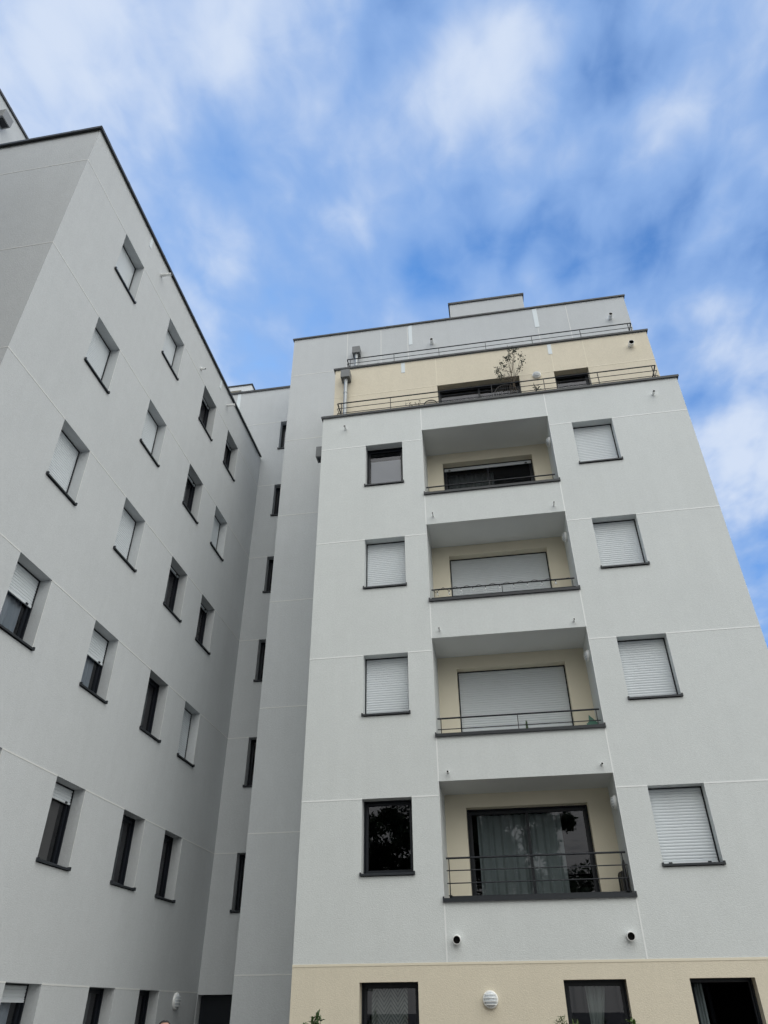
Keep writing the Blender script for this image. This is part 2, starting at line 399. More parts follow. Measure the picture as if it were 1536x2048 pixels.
# side, back and upper walls
rb.append(wall('side_wall', RB, fr_west(MX0), 0, YT, GZ, MTOP, [], WHITE))
rb.append(wall('side_wall', RB, fr_left(MX1), 0, 12, GZ, MTOP, [], WHITE))
D2 = (6.74, 7.68)
rb.append(wall('upper_wall', RB, fr_right(1.06), MX0, MX1, 11.95, 15.18, [(3.46, 5.78, 11.99, G[5]), (D2[0], D2[1], 11.99, G[5])], BEIGE, th=.33))
rb.append(wall('side_wall', RB, fr_west(MX0), 1.06, YT, MTOP-.4, 15.18, [], BEIGE))
rb.append(wall('side_wall', RB, fr_left(MX1), 1.06, 12, MTOP-.4, 15.18, [], BEIGE))
TX0, TX1 = -1.505, 9.68
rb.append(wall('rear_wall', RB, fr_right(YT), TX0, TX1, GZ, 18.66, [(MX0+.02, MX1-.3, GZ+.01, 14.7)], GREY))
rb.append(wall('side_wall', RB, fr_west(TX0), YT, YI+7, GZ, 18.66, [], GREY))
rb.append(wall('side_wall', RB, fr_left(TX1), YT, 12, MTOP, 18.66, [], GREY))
KW = (-2.48, -1.545)
kh = [(KW[0], KW[1], g-WH, g) for g in G[1:]] + [(-3.07, -1.62, GZ, -.31)]
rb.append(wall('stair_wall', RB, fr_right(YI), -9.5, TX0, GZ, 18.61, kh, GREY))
mb = MB()
mb.quad([(-9.5,12,GZ),(-9.5,12,18.6),(TX1,12,18.6),(TX1,12,GZ)], GREY)
mb.quad([(-9.5,YI,GZ),(-9.5,YI,18.6),(-9.5,12,18.6),(-9.5,12,GZ)], GREY)
rb.append(mb.obj('back_wall', RB, fix=False))
# roofs and slabs
mb = MB()
mb.box((MX0+.3, .36, 11.80), (MX1-.3, 1.05, 11.95), SLAB)
mb.box((MX0+.3, 1.40, 14.75), (MX1-.3, YT-.01, 14.95), SLAB)
mb.box((TX0+.3, YT+.36, 18.20), (TX1-.3, 11.9, 18.40), SLAB)
mb.box((-9.4, YI+.36, 18.18), (TX0-.01, 11.9, 18.38), SLAB)
rb.append(mb.obj('roof', RB))
mb = MB()
for g in G:
    z = g+.30
    if z < 12: mb.box((MX0+.36, 1.41, z), (MX1-.36, 6.5, z+.18), ROOM)
    if z < 12:
        mb.box((MX0+.36, .36, z), (LX0-.36, 1.40, z+.18), ROOM); mb.box((LX1+.36, .36, z), (MX1-.36, 1.40, z+.18), ROOM)
    mb.box((-9.3, YI+.36, z), (TX0+.35, 9, z+.18), ROOM)
mb.box((MX0+.36, 6.5, GZ), (MX1-.36, 6.6, 14.7), ROOM)
mb.box((LX0-.2, .36, GZ), (LX0-.1, 6.5, 11.7), ROOM); mb.box((LX1+.1, .36, GZ), (LX1+.2, 6.5, 11.7), ROOM)
mb.box((-9.3, 9, GZ), (TX0+.35, 9.1, 18), ROOM); mb.box((-1.3, YI+.36, GZ), (-1.2, 9, 18), ROOM)
mb.box((-3.3, YI+.36, GZ), (-3.2, 9, 18), ROOM)
mb.box((MX0+.36, .36, -.05), (MX1-.36, 6.5, .12), ROOM)
rb.append(mb.obj('floor_slab', RB))

def coping(parent, a, b, z, ov=.045, t=.085, back=.40, face='y-', ends=(.05, .05), drop=.035, name='coping'):
    """metal cap on a parapet: a..b along the wall, wall face at 0, as (u,d,z) in the given frame"""
    mb = MB()
    fr = face
    def bx(u0, u1, d0, d1, z0, z1):
        Q = [fr(u, d, q) for q in (z0, z1) for (u, d) in ((u0, d0), (u1, d0), (u1, d1), (u0, d1))]
        n = len(mb.v); mb.v += Q; k = mb.mi(COPE)
        for q in ((0,3,2,1),(4,5,6,7),(0,1,5,4),(1,2,6,5),(2,3,7,6),(3,0,4,7)): mb.f.append(tuple(n+i for i in q)); mb.m.append(k)
    bx(a-ends[0], b+ends[1], -ov, back, z, z+.022)
    bx(a-ends[0], b+ends[1], -ov, -ov+.012, z-drop, z-.001)
    bx(a-ends[0]+.002, b+ends[1]-.002, -ov+.014, -.002, z-.022, z-.002)
    q = a+1.3
    while q < b-.4: bx(q-.035, q+.035, -ov-.003, -ov+.001, z-drop-.003, z+.024); q += 2.0
    o = mb.obj(name, parent); return o
Z1 = MTOP+.05
rb.append(coping(RB, MX0, MX1, 12.335, face=fr_right(0), back=.36, drop=.045))
rb.append(coping(RB, 0.0, 2.66, 12.338, face=fr_west(MX0), back=.3, ends=(0, 0), drop=.045))
rb.append(coping(RB, 0.0, 2.66, 12.338, face=fr_left(MX1), back=.3, ends=(0, 0), drop=.045))
rb.append(coping(RB, MX0, MX1, 15.235, face=fr_right(1.06), back=.36, drop=.042))
rb.append(coping(RB, 1.06, 2.66, 15.238, face=fr_west(MX0), back=.3, ends=(0, 0), drop=.042))
rb.append(coping(RB, 1.06, 12, 15.238, face=fr_left(MX1), back=.3, ends=(0, 0), drop=.042))
rb.append(coping(RB, TX0, TX1, 18.715, face=fr_right(YT), back=.36, drop=.042))
rb.append(coping(RB, YT, 12, 18.718, face=fr_left(TX1), back=.3, ends=(0, 0), drop=.042))
rb.append(coping(RB, YT, 12, 18.718, face=fr_west(TX0), back=.3, ends=(0, 0), drop=.042))
rb.append(coping(RB, -9.5, TX0-.07, 18.655, face=fr_right(YI), back=.36, ends=(0, 0), drop=.06))
# wall parapet tops close under the copings
mb = MB()
for (x0, x1, y0, y1, z0, z1) in ((MX0+.001, MX1-.001, .001, .349, MTOP, 12.334), (MX0+.001, MX1-.001, 1.061, 1.389, 15.18, 15.234), (TX0+.001, TX1-.001, YT+.001, YT+.349, 18.66, 18.714), (-9.4, TX0-.001, YI+.001, YI+.349, 18.61, 18.654),
                                (MX0+.001, MX0+.3, .35, YT, MTOP, 12.334), (MX1-.3, MX1-.001, .35, YT, MTOP, 12.334), (MX0+.001, MX0+.3, 1.39, YT, 15.18, 15.234), (MX1-.3, MX1-.001, 1.39, YT, 15.18, 15.234)):
    mb.box((x0, y0, z0), (x1, y1, z1), GREY_S)
rb.append(mb.obj('parapet_top', RB))

# joints in the render
def joints(name, parent, fr, segs, M=JOINT, w=.024, proud=.004):
    out = []
    for u0, u1, z0, z1, *ww in segs:
        w_ = ww[0] if ww else w; mb = MB(); k = mb.mi(M)
        if u1-u0 > z1-z0: z0, z1 = z0-w_/2, z0+w_/2
        else: u0, u1 = u0-w_/2, u0+w_/2
        mb.v += [fr(u, d, z) for z in (z0, z1) for (u, d) in ((u0, -proud), (u1, -proud), (u1, .003), (u0, .003))]
        for q in ((0,3,2,1),(4,5,6,7),(0,1,5,4),(1,2,6,5),(2,3,7,6),(3,0,4,7)): mb.f.append(q); mb.m.append(k)
        out.append(mb.obj('corner_profile' if ww else name, parent))
    return out
sg = []
for g in G[1:5]:
    sg += [(MX0, W1[0], g, g), (W1[1], LX0-.012, g, g), (LX1+.012, W3[0], g, g), (W3[1], MX1, g, g)]
zc = [0.0] + [v for k in (2, 3, 4, 5) for v in (LS[k], LT[k])] + [MTOP]
for i in range(0, len(zc), 2):
    sg += [(LX0-.004, LX0-.004, zc[i], zc[i+1]), (LX1+.004, LX1+.004, zc[i], zc[i+1])]
for k in (2, 3, 4, 5):     # thin edge profile beside each recess
    sg += [(LX0-.004, LX0-.004, LS[k]+.05, LT[k], .008), (LX1+.004, LX1+.004, LS[k]+.05, LT[k], .008)]
rb.extend(joints('wall_joint', RB, fr_right(0), sg))
rb.extend(joints('wall_joint', RB, fr_right(0), [(MX0, MX1, -.012, -.012)], JOINTB, w=.035, proud=.006))
z5 = G[5]
rb.extend(joints('wall_joint', RB, fr_right(1.06), [(MX0, 3.45, z5, z5), (5.79, D2[0]-.01, z5, z5), (D2[1]+.01, MX1, z5, z5), (3.455, 3.455, z5, 15.16), (5.775, 5.775, z5, 15.16), (6.76, 6.76, z5, 14.76), (7.69, 7.69, z5, 15.16)], JOINTB))
rb.extend(joints('wall_joint', RB, fr_right(YT), [(TX0, MX0+.02, g, g) for g in (-.03, 2.62, 5.475, 8.40, 11.205, 14.07, 16.92)] + [(.40, .40, 15.25, 18.62), (1.565, 1.565, 15.25, 18.62), (2.48, 2.48, 15.25, 18.62), (6.785, 6.785, 15.25, 17.72), (7.79, 7.79, 15.25, 18.62)], JOINTG))
rb.extend(joints('wall_joint', RB, fr_right(YI), [(XL, KW[0], g, g) for g in G[1:6]] + [(-9.4, KW[0], G[6], G[6])], JOINTG))
# pale sealing strips under the copings
def strip(parent, fr, u, z0, z1, w=.1):
    mb = MB(); Q = [fr(uu, d, z) for z in (z0, z1) for (uu, d) in ((u-w/2, -.009), (u+w/2, -.009), (u+w/2, .003), (u-w/2, .003))]
    mb.v += Q; k = mb.mi(STRIP)
    for q in ((0,3,2,1),(4,5,6,7),(0,1,5,4),(1,2,6,5),(2,3,7,6),(3,0,4,7)): mb.f.append(q); mb.m.append(k)
    return mb.obj('sealing_strip', parent)
rb.append(strip(RB, fr_right(YT), 2.575, 17.70, 18.64, .12)); rb.append(strip(RB, fr_right(YT), 6.77, 17.75, 18.64, .14))
rb.append(strip(RB, fr_right(1.06), 2.49, 14.76, 15.16, .11)); rb.append(strip(RB, fr_right(1.06), 6.75, 14.76, 15.16, .11))
rb.append(strip(RB, fr_right(YI), -4.22, 15.4, 18.59, .13))
# overflow spouts
def spout(parent, fr, u, z, r, l, drop=0.02, collar=False):
    mb = MB(); a = Vector(fr(u, .02, z)); b = Vector(fr(u, -l, z-drop)); d = (b-a).normalized()
    mb.tube(a, b, r, PVC, seg=16, cap=False); mb.tube(b, a, r*.86, PIPEIN, seg=16, cap=False)
    o = d.orthogonal().normalized(); q = d.cross(o); n = len(mb.v); k = mb.mi(PVC)
    for rr in (r, r*.86):
        for i in range(16): t = 2*math.pi*i/16; mb.v.append(tuple(b+o*rr*math.cos(t)+q*rr*math.sin(t)))
    for i in range(16): j = (i+1) % 16; mb.f.append((n+i, n+j, n+16+j, n+16+i)); mb.m.append(k)
    pts = [tuple(b-d*(l*.75)+o*r*.85*math.cos(2*math.pi*i/16)+q*r*.85*math.sin(2*math.pi*i/16)) for i in range(16)]
    mb.quad(pts, PIPEIN)
    if collar: mb.tube(Vector(fr(u, 0, z)), Vector(fr(u, -.03, z)), r*1.9, PVC, seg=16)
    return mb.obj('drain_spout', parent, fix=False)
FR = fr_right(0)
for (u, z, r, l) in ((3.22, 8.83, .018, .17), (5.98, 8.80, .018, .17), (3.22, 5.93, .018, .13), (5.98, 5.90, .018, .13), (3.235, 3.02, .02, .12), (6.03, 3.02, .02, .12),
                     (1.06, 11.86, .028, .14), (8.81, 11.82, .030, .14), (3.23, .33, .066, .10), (6.01, .33, .066, .10)):
    rb.append(spout(RB, FR, u, z, r, l))
rb.append(spout(RB, fr_right(1.06), 8.96, 14.70, .075, .16)); rb.append(spout(RB, fr_right(YT), 3.29, 17.64, .055, .20)); rb.append(spout(RB, fr_right(YT), 9.08, 17.70, .06, .22))

# lift overrun on the roof
mb = MB(); mb.box((3.96, 3.5, 18.4), (6.58, 6.2, 20.50), GREY); rb.append(mb.obj('roof_housing', RB))
rb.append(coping(RB, 3.96, 6.58, 20.505, face=fr_right(3.5), back=2.75, drop=.06))
rb.append(coping(RB, 3.45, 6.2, 20.5, face=fr_west(3.96), back=.1, ends=(0, 0), drop=.06)); rb.append(coping(RB, 3.45, 6.2, 20.5, face=fr_left(6.58), back=.1, ends=(0, 0), drop=.06))
# pale penthouse behind the stair wall
mb = MB(); M_ = JOINT
x0, x1, y0, y1, zb, zt = -8.6, -5.62, 9.0, 11.2, 18.3, 23.45
PALE = mat('pale_render', (.70, .72, .73), rough=.9)
mb.quad([(x0,y0,zb),(-7.6,y0,zb),(-7.6,y0,zt),(x0,y0,zt)], PALE); mb.quad([(-6.10,y0,zb),(x1,y0,zb),(x1,y0,zt),(-6.10,y0,zt)], PALE); mb.quad([(-7.6,y0,23.2),(-6.10,y0,23.2),(-6.10,y0,zt),(-7.6,y0,zt)], PALE)
mb.quad([(x1,y0,zb),(x1,y1,zb),(x1,y1,zt),(x1,y0,zt)], PALE); mb.quad([(x0,y0,zt),(x1,y0,zt),(x1,y1,zt),(x0,y1,zt)], PALE); mb.quad([(x0,y1,zb),(x0,y1,zt),(x1,y1,zt),(x1,y1,zb)], PALE)
mb.quad([(-7.6,y0,23.2),(-6.10,y0,23.2),(-6.10,y1,23.2),(-7.6,y1,23.2)], BEIGE_S); mb.quad([(-6.10,y0,zb),(-6.10,y0,23.2),(-6.10,y1,23.2),(-6.10,y1,zb)], PALE); mb.quad([(-7.6,10.2,zb),(-6.1,10.2,zb),(-6.1,10.2,23.2),(-7.6,10.2,23.2)], BEIGE_S)
rb.append(mb.obj('penthouse', RB, fix=False))
mb = MB(); mb.box((x0-.04, y0-.05, zt+.001), (x1+.05, y1+.05, zt+.05), COPE); rb.append(mb.obj('coping', RB))
P(rb)

# windows of the right building
WW = W1[1]-W1[0]
def rwin(x, g, w, y=0, **k): return P(window(RB, (x, y, g), 0, w, WH, **k))
rwin(W1[0], G[4], WW, shut=0, curtain=curtain_mesh(.08, WW-.08, -1.2, -.30, SHEEN_BLIND, amp=.002, y=.335, waves=2))  # lilac sheet behind the pane adds its sky reflection as colour
rwin(W1[0], G[3], WW, shut=1); rwin(W1[0], G[2], WW, shut=1); rwin(W1[0], G[1], WW, shut=0)
W3W = W3[1]-W3[0]
rwin(W3[0], G[4], W3W, shut=1); rwin(W3[0], G[3], W3W, shut=1); rwin(W3[0], G[2], W3W, shut=.985, stops=True); rwin(W3[0], G[1], W3W, shut=.985, stops=True)
# zigzag lace curtain
def zigzag():
    M = mat('zigzag_lace', (.60, .62, .60), rough=.9)
    t = M.node_tree; g = t.nodes.new('ShaderNodeTexCoord'); s_ = t.nodes.new('ShaderNodeSeparateXYZ'); t.links.new(g.outputs['Object'], s_.inputs[0])
    def mm(op, a, b):
        n = t.nodes.new('ShaderNodeMath'); n.operation = op
        for i, v in enumerate((a, b)):
            if isinstance(v, (int, float)): n.inputs[i].default_value = v
            else: t.links.new(v, n.inputs[i])
        return n.outputs[0]
    tri = mm('PINGPONG', s_.outputs[0], .115); z = mm('ADD', s_.outputs[2], mm('MULTIPLY', tri, 1.4)); w = mm('PINGPONG', z, .034); st = mm('GREATER_THAN', w, .019)
    mx = t.nodes.new('ShaderNodeMix'); mx.data_type = 'RGBA'; t.links.new(st, mx.inputs[0]); mx.inputs[6].default_value = (.50, .52, .50, 1); mx.inputs[7].default_value = (.24, .26, .26, 1)
    t.links.new(mx.outputs[2], t.nodes['Principled BSDF'].inputs['Base Color']); return M
rwin(GW[0][0], -.255, .97, shut=.0, curtain=curtain_mesh(.14, .74, -1.22, -.07, zigzag(), amp=.012, y=.37, waves=3))
rwin(GW[1][0], -.255, .96, shut=.0, curtain=curtain_mesh(.34, .66, -1.22, -.07, mat('tied_curtain', (.42, .46, .44), rough=.9), amp=.016, y=.37, waves=4, gather=.55))
# third ground floor window stands open: frame, leaf swung inwards
f = link_mesh('window', (lambda mb: (ring(mb, 0, .96, -WH+.05, 0, .05, .272, .335, DARK), mb.box((0,.212,-WH+.05),(.026,.271,0),DARK), mb.box((.934,.212,-WH+.05),(.96,.271,0),DARK), mb.box((.026,.212,-.018),(.934,.271,0),DARK), mb.mesh('frame'))[-1])(MB()), RB, (GW[2][0], 0, -.255))
P(f); link_mesh('sill', sill_mesh(.96, WH), f)
mb = MB(); ring(mb, 0, .85, -WH+.10, -.05, .058, -.025, .025, DARK); lf = mb.obj('open_leaf', f, loc=(.06, .34, 0), rotz=R(62))
link_mesh('curtain', curtain_mesh(.08, .24, -1.25, -.06, mat('slate_curtain', (.12, .15, .16), rough=.9), amp=.015, y=.42, waves=3), f)
# balcony doors
DH = {k: G[k-1]-(LT[k]-2.56)-.03 for k in LT}
def door(x, y, g, w, h, shut, curtain=None, leaves=2, name='balcony_door', stops=False):
    f = link_mesh(name, cached(('fd', round(w,2), round(h,2), leaves), lambda: frame_mesh(w, h, True, leaves)), RB, (x, y, g)); P(f)
    if shut < .97: link_mesh('pane', cached(('pd', round(w,2), round(h,2), leaves), lambda: pane_mesh(w, h, leaves)), f)
    if shut > 0:
        link_mesh('shutter', shutter_mesh(w, h, (h-.05-.056)*shut), f)
        if stops: link_mesh('shutter_stop', stop_mesh(w, h, (h-.05-.056)*shut), f)
    if curtain: link_mesh('curtain', curtain, f)
    return f
dw = DX1-DX0; y0_ = LD-.01
door(DX0, y0_, G[1], dw, DH[2], 0, curtain_mesh(.18, 1.80, -2.25, -.08, CURT, amp=.02, y=.42, waves=12))
door(DX0, y0_, G[2], dw, DH[3], 1); door(DX0, y0_, G[3], dw, DH[4], 1)
door(DX0, y0_, G[4], dw, DH[5], .03, curtain_mesh(.1, 1.3, -2.25, -.08, mat('dim_curtain', (.2, .21, .22), rough=.9), amp=.02, y=.5, waves=9), stops=True)
door(DX0, 1.06-.01, G[5], dw, G[5]-11.99, 0); door(D2[0], 1.06-.01, G[5], D2[1]-D2[0], G[5]-11.99, 0, leaves=1)
# stair wall windows and dark entrance door
kw = KW[1]-KW[0]
for i, g in enumerate(G[1:]):
    cur = None
    if i == 5: cur = curtain_mesh(.08, .85, -1.22, -.10, SHEEN_BLIND, amp=.003, y=.335, waves=2)
    w_ = P(window(RB, (KW[0], YI, g), 0, kw, WH, shut=0, curtain=cur))
    if i == 4:
        mb = MB(); ring(mb, 0, .7, -1.12, 0, .05, -.02, .02, DARK); lf = mb.obj('open_leaf', w_, loc=(.1, .2, -.08), rotz=R(-22))
mb = MB(); mb.box((-3.06, YI+.20, GZ+.01), (-1.63, YI+.26, -.325), DARK)
ed = mb.obj('entrance_door', RB); P(ed)
mb = MB()
for i in range(34): mb.box((-2.98, YI+.185, GZ+.1+i*.055), (-1.95, YI+.199, GZ+.125+i*.055), DARK)
mb.box((-1.92, YI+.18, GZ+.02), (-1.88, YI+.199, -.36), DARK); mb.obj('louvre', ed)

# coping ledge of each balcony parapet
for k in LT:
    mb = MB(); z = LS[k]
    mb.box((LX0-.01, -.036, z+.006), (LX1+.01, .235, z+.052), SILL); mb.box((LX0-.02, -.044, z-.004), (LX1+.02, -.034, z+.055), SILL)
    mb.box((LX1-.004, -.047, z-.006), (LX1+.022, -.002, z+.080), SILL); mb.box((LX0-.022, -.047, z-.006), (LX0+.004, -.002, z+.080), SILL)
    if k == 2: mb.box((LX0+.08, .16, z+.061), (LX1-.02, .24, z+.105), SILL)
    P(mb.obj('balcony_coping', RB))

# ================================================================== left building
LB = thing('apartment_building', 'grey apartment wing at the left with four columns of square windows', 'apartment building', (-8, -1, GZ))
lb = []
def PL(o):
    for c in (o if isinstance(o, list) else [o]): c.location = Vector(c.location)-Vector((-8, -1, GZ))
    return o
LC = [(-5.02, -4.085), (-2.54, -1.605), (-.10, .835), (1.84, 2.765)]
LTOP = 15.22
lh = []
for g in G[1:6]:
    for a, b in LC: lh.append((a, b, g-WH, g))
for a, b in ((-2.56, -1.62), (-.14, .80), (1.81, 2.73)): lh.append((a, b, G[0]-WH, G[0]))
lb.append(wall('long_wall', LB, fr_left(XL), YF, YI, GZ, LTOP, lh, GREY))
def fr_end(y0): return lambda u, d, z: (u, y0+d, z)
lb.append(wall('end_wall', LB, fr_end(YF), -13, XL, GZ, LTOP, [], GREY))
mb = MB()
mb.quad([(-13,YF,GZ),(-13,YF,LTOP),(-13,YI,LTOP),(-13,YI,GZ)], GREY)
mb.quad([(-13,YI-.01,GZ),(-13,YI-.01,LTOP),(XL-.36,YI-.01,LTOP),(XL-.36,YI-.01,GZ)], ROOM)
lb.append(mb.obj('back_wall', LB, fix=False))
mb = MB(); mb.box((-12.9, YF+.36, 14.7), (XL-.36, YI-.02, 14.9), SLAB); lb.append(mb.obj('roof', LB))
mb = MB()
for g in G[:5]: mb.box((-8, YF+.36, g+.30), (XL-.36, YI-.02, g+.48), ROOM)
mb.box((-8.1, YF+.36, GZ), (-8, YI-.02, 14.6), ROOM)
for y in (-3.3, -.85, 1.33): mb.box((-8, y, GZ), (XL-.36, y+.1, 14.6), ROOM)
lb.append(mb.obj('floor_slab', LB))
lb.append(coping(LB, YF-.02, YI-.10, 15.285, face=fr_left(XL), back=.36, ends=(.05, 0), drop=.042, ov=.06))
lb.append(coping(LB, -13, XL, 15.288, face=fr_end(YF), back=.36, ends=(0, .062), drop=.042, ov=.07))
mb = MB(); mb.box((XL-.349, YF+.001, LTOP), (XL-.001, YI-.01, 15.284), GREY_S); mb.box((-13, YF+.001, LTOP), (XL-.35, YF+.349, 15.284), GREY_S); lb.append(mb.obj('parapet_top', LB))
# setback storey
PX = -8.0
mb = MB(); mb.box((-12.5, -6.6, 14.9), (PX, 4.6, 20.93), GREY); lb.append(mb.obj('setback_storey', LB))
lb.append(coping(LB, -6.6, 4.6, 20.94, face=fr_left(PX), back=.4, drop=.06))
sg = []
for g in G[1:6]:
    e = [YF]+[v for a, b in LC for v in (a, b)]+[YI]
    sg += [(e[i], e[i+1], g, g) for i in range(0, len(e), 2)]
e = [YF, -2.56, -1.62, -.14, .80, 1.81, 2.73, YI]; sg += [(e[i], e[i+1], G[0], G[0]) for i in range(0, len(e), 2)]
for g in G[1:6]:
    for a, b in LC: sg.append((b+.006, b+.006, g-WH+.05, g-.01, .011))
lb.extend(joints('wall_joint', LB, fr_left(XL), sg, JOINTG))
lb.extend(joints('wall_joint', LB, fr_end(YF), [(-13, XL, g, g) for g in G[:6]], JOINTG))
FL = fr_left(XL)
lb.append(spout(LB, FL, -3.37, 14.73, .040, .27)); lb.append(spout(LB, FL, 1.49, 14.75, .040, .27)); lb.append(spout(LB, FL, -.50, 14.31, .028, .14, collar=True))
lb.append(strip(LB, FL, -4.10, 14.86, 15.20, .10)); lb.append(strip(LB, FL, .86, 14.86, 15.20, .10))
PL(lb)
SH = {5: (1, 1, .02, .02), 4: (1, 1, .02, 1), 3: (1, 1, .02, .02), 2: (.40, .40, 0, 1), 1: (.22, .17, 0, 0)}
for row, sh in SH.items():
    for c, s_ in enumerate(sh):
        a, b = LC[c]; w_ = b-a; cur = None
        if row == 2 and c < 2: cur = curtain_mesh(.1, .83, -1.2, -.40, CURT2, amp=.010, y=.352, waves=8, seed=c)
        if row == 1 and c == 1: cur = curtain_mesh(.1, .83, -1.2, -.10, mat('taupe_blind', (.26, .23, .23), rough=.9), amp=.003, y=.36, waves=2)
        if s_ < .5 and cur is None: cur = curtain_mesh(.45, .85, -1.2, -.08, mat('dim_curtain', (.2, .21, .22), rough=.9), amp=.012, y=.42, waves=5, seed=row*4+c)
        PL(window(LB, (XL, a, G[row]), R(90), .935 if c < 3 else .925, WH, shut=s_, curtain=cur, stops=(0 < s_ < .9)))
for i, a in enumerate((-2.56, -.14, 1.81)):
    PL(window(LB, (XL, a, G[0]), R(90), (.94, .94, .92)[i], WH, shut=(.15, 0, 0)[i], curtain=curtain_mesh(.3, .85, -1.2, -.08, MATS['dim_curtain'] if i else CURT2, amp=.012, y=.40, waves=5, seed=i)))

# ================================================================== railings
def railing(label, x0, x1, y, zb, zr, posts, ret=None, rr=.017, group='railings of the balconies and terraces'):
    t = thing('balcony_railing', label, 'railing', ((x0+x1)/2, y, zb), group=group); ox, oy, oz = t.location
    q = lambda x, yy, z: (x-ox, yy-oy, z-oz)
    mb = MB(); mb.tube(q(x0, y, zr[0]), q(x1, y, zr[0]), rr, DARK, seg=10)
    if ret:
        for x in (x0, x1): mb.tube(q(x, y, zr[0]), q(x, ret, zr[0]), rr, DARK, seg=10)
    mb.obj('top_rail', t, smooth=False)
    for z in zr[1:]:
        mb = MB(); mb.tube(q(x0, y, z), q(x1, y, z), rr*.55, DARK, seg=8)
        if ret:
            for x in (x0, x1): mb.tube(q(x, y, z), q(x, ret, z), rr*.55, DARK, seg=8)
        mb.obj('lower_bar', t)
    for x in posts:
        mb = MB(); mb.box(q(x-.007, y-.02, zb), q(x+.007, y+.02, zr[0]-.01), DARK); mb.box(q(x-.03, y-.04, zb-.001), q(x+.03, y+.04, zb+.008), DARK); mb.obj('post', t)
    if ret:
        for x in (x0, x1):
            mb = MB(); mb.box(q(x-.02, ret-.10, zb), q(x+.02, ret-.02, zr[0]-.01), DARK); mb.obj('post', t)
    return t
railing('long dark railing of the upper terrace, in front of the topmost grey wall', .71, 9.25, 1.4, 15.26, (15.985, 15.80, 15.62, 15.44), [.81, 2.18, 3.56, 4.97, 6.35, 7.77, 9.15], ret=2.6)
railing('long dark railing of the lower terrace, in front of the beige top floor wall', .74, 9.17, .3, 12.36, (13.085, 12.90, 12.72, 12.54), [.85, 2.21, 3.54, 4.94, 6.31, 7.70, 9.08], ret=1.0)
railing('dark railing of the lowest recessed balcony, with three bars in view', 3.10, 6.185, .14, .98, (1.573, 1.375, 1.175), [3.15, 6.12])
railing('dark railing of the second recessed balcony from the bottom, with a green folded chair behind', 3.07, 6.18, .14, 3.745, (4.085, 3.87), [3.14, 4.63, 6.12])
railing('dark railing of the second recessed balcony from the top, hung with a string of bulbs', 3.08, 6.165, .14, 6.668, (6.965, 6.765), [3.15, 4.62, 6.11])
railing('dark railing of the topmost recessed balcony, a single bar in view', 3.08, 6.15, .14, 9.53, (9.785,), [3.14, 4.61, 6.09])

# string lights
t = thing('string_lights', 'string of clear bulbs hanging from a balcony railing, in front of a closed wide shutter', 'string lights', (4.6, .12, 6.9))
mb = MB(); xs = [3.21, 3.47, 3.73, 3.99, 4.26, 4.57, 4.87, 5.16, 5.47, 5.76]; pts = []
for i in range(len(xs)):
    pts.append((xs[i]-4.6, -.012, .035 if i > 1 else (.0, -.005)[i]))
    if i < len(xs)-1: xm = (xs[i]+xs[i+1])/2; pts.append((xm-4.6, -.02, .085))
pts = [(3.12-4.6, -.01, .02), (3.16-4.6, -.02, -.02)]+pts+[(6.05-4.6, -.01, .07)]
mb.path(pts, .0045, BLACKP, seg=6); mb.obj('cable', t)
for i, x in enumerate(xs):
    z = .03 if i > 1 else -.005
    mb = MB(); mb.lathe([(.0, 0), (.012, 0), (.013, -.028), (.0, -.03)], BLACKP, seg=10, o=(x-4.6, -.012, z)); s_ = mb.obj('socket', t)
    mb = MB(); mb.lathe([(.011, 0), (.020, -.02), (.027, -.042), (.022, -.062), (.0, -.072)], BULB, seg=12, o=(x-4.6, -.012, z-.028)); mb.obj('bulb', s_, smooth=True)

# ================================================================== wall lamps
def lamp(label, at, face, r=.115, cols=None, d=1.0):
    t = thing('wall_lamp', label, 'wall lamp', at, group='round bulkhead wall lamps')
    if face == '-x': ax = 'x-'
    elif face == '+x': ax = 'x+'
    else: ax = 'y-'
    mb = MB(); mb.lathe([(0, 0), (r, 0), (r*1.04, .012), (r*1.04, .03), (r*.96, .045), (r*.88, .05), (r*.80, .048)], PVC, seg=32, axis=ax); mb.obj('base', t, smooth=True)
    mb = MB(); mb.lathe([(r*.86, .046), (r*.80, .062), (r*.62, .078), (r*.35, .088), (0, .092)], OPAL, seg=32, axis=ax); mb.obj('diffuser', t, smooth=True)
    mb = MB()
    for q in (-.56, -.19, .19, .56):
        n_ = 8; hw = math.sqrt(1-q*q)*r*.97; pts = []
        for i in range(n_+1):
            s_ = -1+2*i/n_; rad = math.hypot(s_*hw, q*r)/r; hgt = .052+.050*math.sqrt(max(0, 1-rad*rad))
            c, zz_ = s_*hw, q*r
            pts.append({'y-': (c, -hgt, zz_), 'x+': (hgt, c, zz_), 'x-': (-hgt, c, zz_)}[ax])
        mb.path(pts, .005, PVC, seg=6)
    mb.obj('grille', t)
    return t
lamp('round white bulkhead lamp with grille bars on the beige ground floor wall', (3.705, 0, -.505), '-y', .118)
lamp('round white bulkhead lamp on the left wing, beside the dark entrance door', (XL, 3.58, -.44), '+x', .15)
lamp('round white lamp on the beige top floor wall, behind the terrace railing', (6.26, 1.06, 13.99), '-y', .115)
lamp('round white lamp on the side wall of the topmost recessed balcony', (LX1, .36, 10.97), '-x')
lamp('round white lamp on the side wall of the second recessed balcony from the top', (LX1, .50, 8.24), '-x')
lamp('round white lamp on the side wall of the second recessed balcony from the bottom', (LX1, .36, 5.27), '-x')
lamp('round white lamp on the side wall of the lowest recessed balcony', (LX1, .30, 2.42), '-x')

